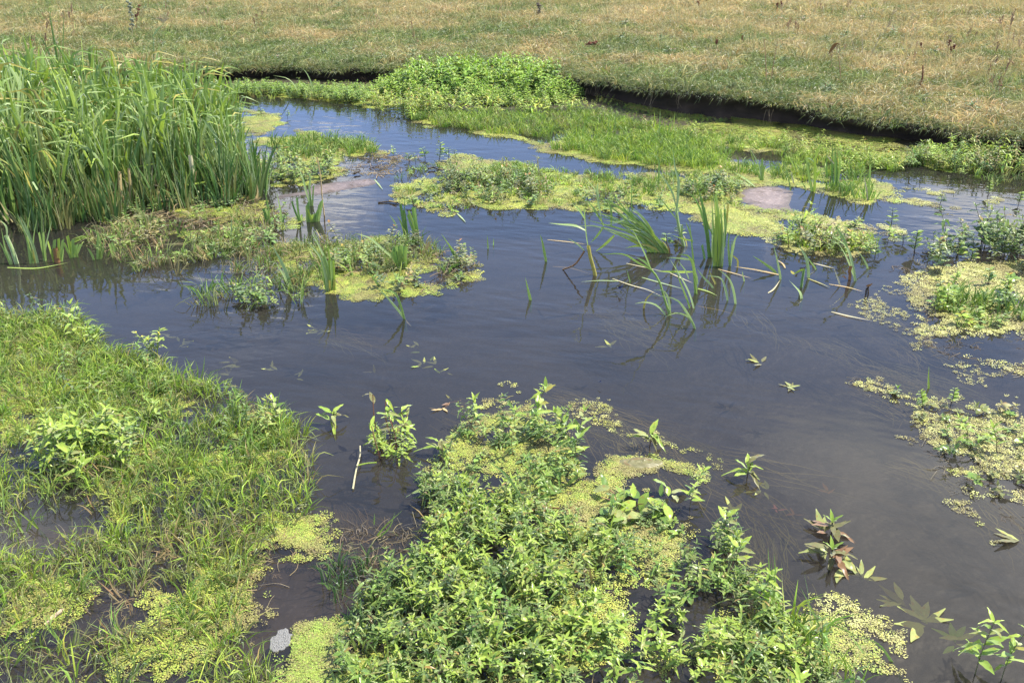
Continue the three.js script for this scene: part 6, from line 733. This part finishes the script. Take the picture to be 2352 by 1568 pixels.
for (const [label, b, list] of [
  ['long pale grass blades curving over the middle of the leafy clump', [1500, 800], [['p', 1.5, [[1540, 1000], [1480, 790], [1420, 580]]], ['p', 1.3, [[1440, 900], [1390, 780], [1360, 640]]], ['g', 1.3, [[1120, 1100], [1150, 900], [1160, 740]]], ['k', 1.2, [[880, 420], [830, 200], [770, 20]]], ['g', 1.4, [[1250, 300], [1120, 120], [1010, 40]]]]],
  ['spray of grass in the dark inlet between the near banks', [250, 560], [['k', 1.2, [[230, 590], [300, 490], [420, 380]]], ['g', 1.2, [[230, 600], [330, 500], [370, 390]]], ['p', 1, [[330, 720], [400, 570], [330, 520]]], ['g', 1, [[225, 480], [228, 400]]]]]])
  blades('grass_sheaf', label, 'grass', b, T(2, 1), list);
for (const [label, b, list] of [['broad grass blade in front of the rounded bush at left', [910, 240], [['g', 1.8, [[905, 245], [940, 150], [975, 65]]], ['g', 1.2, [[880, 240], [850, 160], [700, 200]]]]], ['grass tuft in the pool at the left edge', [80, 560], [['g', 1.2, [[170, 560], [100, 440], [85, 350]]], ['g', 1.2, [[275, 530], [210, 420], [215, 360]]], ['k', 1.2, [[310, 560], [230, 480], [10, 290]]], ['g', 1, [[25, 400], [20, 300], [10, 190]]]]]])
  blades('grass_sheaf', label, 'grass', b, T(2, 0), list);
blades('grass_sheaf', 'single grass spear with a pale tip in the right weed drift', 'grass', [1695, 1110], T(1, 2), [['k', 2, [[1697, 1112], [1697, 1040], [1700, 955]]]]);
for (const [label, b, list] of [['grass shoots standing in the water off the near left bank', [1350, 1060], [['g', 1.4, [[1345, 1062], [1310, 960], [1275, 890]]], ['g', 1.4, [[1355, 1060], [1360, 980], [1345, 920]]], ['g', 1.6, [[1380, 1060], [1400, 970], [1408, 880]]], ['k', 1.2, [[1340, 1060], [1300, 1000], [1270, 970]]]]], ['thin grass shoots left of the buttercup plant', [900, 960], [['g', 1.2, [[905, 965], [905, 900], [912, 830]]], ['g', 1.2, [[895, 965], [860, 920], [830, 890]]], ['k', 1.1, [[960, 1010], [980, 960], [1010, 920]]]]]])
  blades('grass_sheaf', label, 'grass', b, T(1, 0), list);

// ------------------------------------------------------------------ small things lying about
{
  const s = []; for (let i = 0; i < 26; i++) { const a = i / 26 * 6.283, r = 0.042 * (0.75 + 0.5 * noise(i * 0.9, 3)); s.push(new THREE.Vector2(Math.cos(a) * r * 0.75, Math.sin(a) * r * 1.25)); }
  const P = px(645, 1472), g = thing('foam_patch', 'patch of dried white foam floating in the bright duckweed pool', 'foam', P);
  const fg = new THREE.ExtrudeGeometry(new THREE.Shape(s), { depth: 0.003, bevelEnabled: true, bevelSize: 0.004, bevelThickness: 0.003, bevelSegments: 2 }).rotateX(-Math.PI / 2);
  const fb = tex(128, 128, (u, v) => { const a = noise(u * 40, v * 40, 40); return [a, a, a]; }); fb.repeat.set(12, 12);
  mesh('foam', fg, new THREE.MeshStandardMaterial({ color: C(0.17, 0.17, 0.165), roughness: 0.7, bumpMap: fb, bumpScale: 0.003 }), g);
  const bub = []; for (let i = 0; i < 60; i++) { const a = R() * 6.28, r = 0.038 * Math.sqrt(R()), m = new THREE.SphereGeometry(rr(0.0015, 0.004), 8, 5); m.translate(Math.cos(a) * r * 0.75, 0.006, Math.sin(a) * r * 1.25); bub.push(m); }
  mesh('bubbles', mergeGeometries(bub), new THREE.MeshPhysicalMaterial({ color: C(0.2, 0.2, 0.19), roughness: 0.25, clearcoat: 1 }), g).userData.kind = 'stuff';
}
{
  const P = px(118, 1420, 0.004), g = thing('feather', 'small tan feather floating on the water at the lower left', 'feather', P), dir = -0.95;
  const f = leaf({ w: 0.26, arch: -0.06, fold: 0.2, wide: 0.55, point: 0.6, seg: 8 }); const v = mesh('vane', f, new THREE.MeshStandardMaterial({ color: C(0.55, 0.4, 0.32), map: streakMap, roughness: 0.8, side: THREE.DoubleSide }), g); v.scale.setScalar(0.085); v.rotation.y = Math.PI + dir * 0.6; v.position.set(-0.012, 0.002, 0.035);
  const q = mesh('quill', tube([V(0, 0, 0), V(0, 0.004, 0.5), V(0, 0.02, 1)], 0.016, 0.006, 5, 6), M.w, g); q.scale.copy(v.scale); q.rotation.copy(v.rotation); q.position.copy(v.position).add(V(0, 0.001, 0));
}
{
  const s = px(1455, 216, 0.03), g = new THREE.IcosahedronGeometry(1, 3), p = g.attributes.position; for (let i = 0; i < p.count; i++) { const k = 1 + 0.3 * (fbm(p.getX(i) * 2 + 5, p.getZ(i) * 2 + p.getY(i) * 2, 3) - 0.5); p.setXYZ(i, p.getX(i) * 0.14 * k, p.getY(i) * 0.045 * k, p.getZ(i) * 0.08 * k); } g.computeVertexNormals();
  const m = tag(mesh('stone', g, new THREE.MeshStandardMaterial({ color: C(0.42, 0.34, 0.34), map: tex(64, 64, (u, v) => { const a = 0.6 + 0.6 * fbm(u * 6, v * 6, 4, 6); return [a, a, a]; }), roughness: 0.8 }), scene), 'pale pinkish stone lying at the foot of the dark bank', 'stone'); m.position.copy(s);
}
for (const [u, v, h, turn, label] of [[1424, 664, 0.03, 0.6, 'dark blue damselfly hovering over the water below the leaning reeds'], [1378, 877, 0.03, 1.2, 'tiny dark fly low over open water above the duckweed specks']]) {
  const P = px(u, v, h), g = thing(label.includes('fly low') ? 'fly' : 'damselfly', label, 'insect', P), s = label.includes('fly low') ? 0.4 : 1.35, dk = new THREE.MeshPhysicalMaterial({ color: C(0.01, 0.015, 0.06), roughness: 0.3, clearcoat: 1 });
  g.rotation.y = turn; g.scale.setScalar(s);
  mesh('body', tube([V(0, 0, 0.03), V(0, 0.003, 0.01), V(0, 0.001, -0.018)], 0.0016, 0.0028, 6, 6), dk, g);
  mesh('head', new THREE.SphereGeometry(0.004, 8, 6).scale(1.3, 1, 1).translate(0, 0.001, -0.021), dk, g);
  for (const k of [-1, 1]) { const w = mesh('wing', leaf({ w: 0.36, arch: 0, fold: 0, wave: 0, wide: 0.65, point: 0.5 }), new THREE.MeshStandardMaterial({ color: C(0.012, 0.02, 0.09), roughness: 0.4, side: THREE.DoubleSide }), g); w.scale.setScalar(0.032); w.position.set(0, 0.004, -0.01); w.rotation.set(-0.5, k * 0.35, k * 1.1); }
}
blades('dry_stalk', 'pale peeled stalk bent at a joint in the dark inlet', 'stalk', [415, 895], ZM, [['w', 1, [[413, 895], [430, 790], [445, 715]], { lie: 0.006, tube: 1 }], ['w', 0.9, [[445, 715], [468, 640], [470, 555]], { lie: 0.025, tube: 1 }], ['k', 0.9, [[450, 708], [520, 692], [600, 685]], { lie: 0.02, tube: 1 }]]);
blades('fallen_stalk', 'reddish bare stem lying over the duckweed in the middle of the near clump', 'stem', [1290, 395], T(2, 1), [['b', 1.2, [[1285, 398], [1330, 375], [1420, 362], [1505, 366]], { lie: 0.03, tube: 1 }], ['t', 1, [[850, 436], [900, 428], [960, 418]], { lie: 0.03, tube: 1 }]]);
blades('rush_stub', 'dark bent stub with a brown knot before the right duckweed', 'stem', [1620, 930], ZR, [['s', 1.4, [[1612, 930], [1618, 870], [1640, 850]], { tube: 1 }], ['s', 1.2, [[1638, 930], [1636, 870], [1640, 840]], { tube: 1 }], ['b', 2.4, [[1615, 840], [1650, 830], [1690, 805]], { dry: 1 }]]);
blades('floating_twig', 'dark twig floating in front of the mid-stream raft', 'twig', [1160, 425], ZI, [['s', 1.4, [[1070, 440], [1160, 432], [1240, 440]], { lie: 0.006, tube: 1 }], ['t', 1.4, [[1165, 425], [1220, 436]], { lie: 0.015, tube: 1 }]]);
blades('floating_twig', 'dark driftwood pieces on the weed beside the blue channel', 'twig', [880, 190], ZI, [['s', 2.2, [[870, 196], [895, 185], [920, 175]], { lie: 0.02, tube: 1 }], ['s', 2, [[1490, 155], [1530, 145], [1575, 163]], { lie: 0.02, tube: 1 }], ['s', 1.6, [[1380, 215], [1400, 228]], { lie: 0.02, tube: 1 }]]);
blades('floating_straw', 'pale reed leaf floating off the right end of the mud bar', 'leaf', [1070, 290], ZI, [['p', 2.2, [[1040, 245], [1075, 285], [1110, 330]], { lie: 0.004 }]]);
blades('floating_straw', 'pale reed leaf floating against the front of the mid-stream raft', 'leaf', [1770, 565], ZI, [['p', 2.4, [[1730, 527], [1770, 565], [1805, 603]], { lie: 0.004 }]]);
// glassy algae dome in the duckweed
{
  const P = px(1473, 1064), g = new THREE.SphereGeometry(1, 48, 20, 0, Math.PI * 2, 0, Math.PI / 2).scale(0.12, 0.014, 0.055), p = g.attributes.position; for (let i = 0; i < p.count; i++) p.setY(i, p.getY(i) * (0.4 + 1.2 * fbm(p.getX(i) * 60, p.getZ(i) * 60, 3))); g.computeVertexNormals();
  const m = tag(mesh('algae_mat', g, new THREE.MeshPhysicalMaterial({ color: C(0.16, 0.15, 0.06), roughness: 0.6, clearcoat: 0.3, clearcoatRoughness: 0.3, map: leafMap }), scene), 'wet brownish dome of algae glittering in the duckweed lobe', 'algae'); m.position.copy(P).add(V(0, -0.002, 0));
}

// ------------------------------------------------------------------ dead docks, stalks and thistles on the meadow
reseed(909);
const RUST = new THREE.MeshStandardMaterial({ color: C(0.13, 0.05, 0.025), roughness: 0.9 }), STALK = new THREE.MeshStandardMaterial({ color: C(0.24, 0.14, 0.075), roughness: 0.9 }), GREYST = new THREE.MeshStandardMaterial({ color: C(0.3, 0.26, 0.17), roughness: 0.9 });
const TZ = T(0, 2);
function stalks(name, label, category, z, list, base) {
  const P = onMeadow(...z(...base)), g = thing(name, label, category, P);
  for (const [part, m, r, pts] of list) { const w = pts.map(([a, b]) => upright(...z(a, b), P).sub(P)); if (part === 'seed_head' || part === 'leaf') { const curve = new THREE.CatmullRomCurve3(w), gs = []; for (let i = 0; i < 26; i++) { const q = curve.getPoint(R()), s = new THREE.IcosahedronGeometry(r * rr(0.4, 1), 0); s.scale(rr(0.6, 1.2), rr(0.5, 1), rr(0.6, 1.2)).translate(q.x + rr(-1, 1) * r, q.y + rr(-1, 1) * r, q.z + rr(-1, 1) * r); gs.push(s); } mesh(part, mergeGeometries(gs), m, g); } else mesh(part, tube(w, r, r * 0.6, 5, 8), m, g); }
  return g;
}
const leafStalk = (label, z, base, pts, leafPts) => { const g = stalks('dead_dock', label, 'dock', z, [['stem', STALK, 0.006, pts]], base); const P = g.position; mesh('dead_leaf', ribbon(leafPts.map(([a, b]) => upright(...z(a, b), P).sub(P)), 0.1, { seg: 8, turn: 1, from: 0.5 }), M.b, g); return g; };
leafStalk('dead dock stalk with one drooping brown leaf on the right of the meadow', TZ, [1085, 570], [[1085, 575], [1088, 480], [1078, 400], [1088, 300]], [[1088, 300], [1060, 300], [1035, 330], [1008, 372]]);
stalks('dead_dock', 'branched rusty dock at the right of the meadow', 'dock', TZ, [['stem', STALK, 0.005, [[1815, 420], [1830, 360], [1840, 290]]], ['branch', STALK, 0.004, [[1825, 400], [1860, 350], [1880, 300]]], ['branch', STALK, 0.004, [[1820, 400], [1815, 350], [1808, 330]]], ['seed_head', RUST, 0.016, [[1838, 310], [1840, 285], [1845, 280]]], ['seed_head', RUST, 0.014, [[1870, 330], [1880, 305]]], ['seed_head', RUST, 0.012, [[1850, 350], [1855, 320]]]], [1815, 420]);
stalks('dead_stalk', 'short crooked dark stalk near the right bank crest', 'stalk', TZ, [['stem', RUST, 0.014, [[1632, 628], [1640, 580], [1655, 530], [1658, 450]]]], [1632, 628]);
stalks('dead_stalk', 'thin bare stalk pair in the middle right of the meadow', 'stalk', TZ, [['stem', STALK, 0.006, [[578, 572], [575, 450], [565, 270]]], ['stem', STALK, 0.005, [[612, 545], [630, 420], [655, 285]]]], [578, 572]);
stalks('dead_stalk', 'small rusty stalk left of the drooping dock, by the tan patch', 'stalk', TZ, [['stem', STALK, 0.005, [[1660, 410], [1655, 350], [1645, 300]]], ['seed_head', RUST, 0.012, [[1642, 310], [1650, 295]]]], [1660, 410]);
stalks('dead_stalk', 'fan of thin grey branching stalks beside the drooping dock', 'stalk', TZ, [['stem', GREYST, 0.005, [[1210, 400], [1185, 330], [1165, 265]]], ['stem', GREYST, 0.005, [[1245, 410], [1240, 290], [1238, 170]]], ['stem', GREYST, 0.005, [[1280, 410], [1330, 320], [1385, 175]]], ['branch', GREYST, 0.004, [[1278, 410], [1275, 370], [1280, 350]]]], [1245, 412]);
stalks('dead_dock', 'small red-brown dock left in the meadow above the bank', 'dock', TZ, [['stem', STALK, 0.005, [[252, 380], [240, 330], [232, 290]]], ['seed_head', RUST, 0.014, [[232, 300], [240, 275]]]], [252, 380]);
stalks('dead_dock', 'tiny rusty dock spike by the upper middle of the meadow', 'dock', TZ, [['stem', STALK, 0.005, [[420, 300], [417, 260]]], ['seed_head', RUST, 0.014, [[415, 285], [414, 245]]]], [420, 300]);
stalks('dead_dock', 'dark dock with hanging heads at the top of the meadow', 'dock', TZ, [['stem', STALK, 0.006, [[655, 90], [655, 40], [665, 0]]], ['seed_head', RUST, 0.016, [[655, 60], [655, 20]]], ['seed_head', RUST, 0.016, [[685, 40], [680, 5]]]], [655, 95]);
stalks('dead_dock', 'brown dock at the top left of the right meadow', 'dock', TZ, [['stem', STALK, 0.006, [[120, 60], [115, 0]]], ['seed_head', RUST, 0.02, [[118, 40], [108, 5]]]], [120, 65]);
stalks('dead_stalk', 'dry branching stalks at the top right of the meadow', 'stalk', TZ, [['stem', STALK, 0.005, [[1935, 130], [1930, 80], [1925, 20]]], ['stem', STALK, 0.005, [[1960, 130], [1975, 80], [2000, 40]]], ['branch', STALK, 0.004, [[1945, 100], [1955, 60], [1950, 10]]]], [1940, 135]);
stalks('dead_dock', 'collapsed brown dock lying on the turf in the middle of the meadow', 'dock', T(0, 1), [['stem', STALK, 0.006, [[1690, 330], [1720, 300], [1750, 290]]], ['leaf', RUST, 0.03, [[1690, 325], [1720, 300], [1770, 300]]], ['leaf', RUST, 0.02, [[1730, 295], [1745, 320]]]], [1720, 335]);
stalks('dead_stalk', 'forked dry twig in the turf left of the collapsed dock', 'stalk', T(0, 1), [['stem', STALK, 0.006, [[1380, 370], [1360, 330], [1343, 280]]], ['branch', STALK, 0.004, [[1385, 330], [1380, 290], [1410, 272]]]], [1382, 372]);
stalks('thistle', 'dark grey dried thistle at the top middle of the meadow', 'thistle', T(0, 1), [['stem', GREYST, 0.007, [[1365, 115], [1362, 50], [1360, -10]]], ['seed_head', new THREE.MeshStandardMaterial({ color: C(0.12, 0.1, 0.07), roughness: 0.95 }), 0.03, [[1365, 90], [1362, 20]]]], [1365, 118]);
stalks('dead_dock', 'dark red dock spike standing behind the reed bed', 'dock', T(0, 0), [['stem', STALK, 0.007, [[935, 190], [940, 120], [955, 40]]], ['seed_head', RUST, 0.024, [[935, 130], [955, 35]]]], [935, 200]);
stalks('thistle', 'tall grey-green thistle left of the dark red dock', 'thistle', T(0, 0), [['stem', GREYST, 0.008, [[910, 250], [905, 120], [885, 10]]], ['branch', GREYST, 0.005, [[905, 150], [925, 100], [920, 70]]], ['branch', GREYST, 0.005, [[905, 120], [885, 80], [880, 50]]], ['seed_head', new THREE.MeshStandardMaterial({ color: C(0.15, 0.17, 0.11), roughness: 0.9 }), 0.035, [[905, 200], [900, 60], [885, 10]]]], [910, 255]);
stalks('dry_bush', 'round grey-brown dried bush right of the dark red dock', 'bush', T(0, 0), [...Array(16)].map((_, i) => ['branch', GREYST, 0.004, [[1125, 165], [1125 + (i - 8) * 4, 130], [1125 + (i - 8) * 7, 95 + Math.abs(i - 8) * 4]]]), [1125, 168]);

renderer.render(scene, camera);
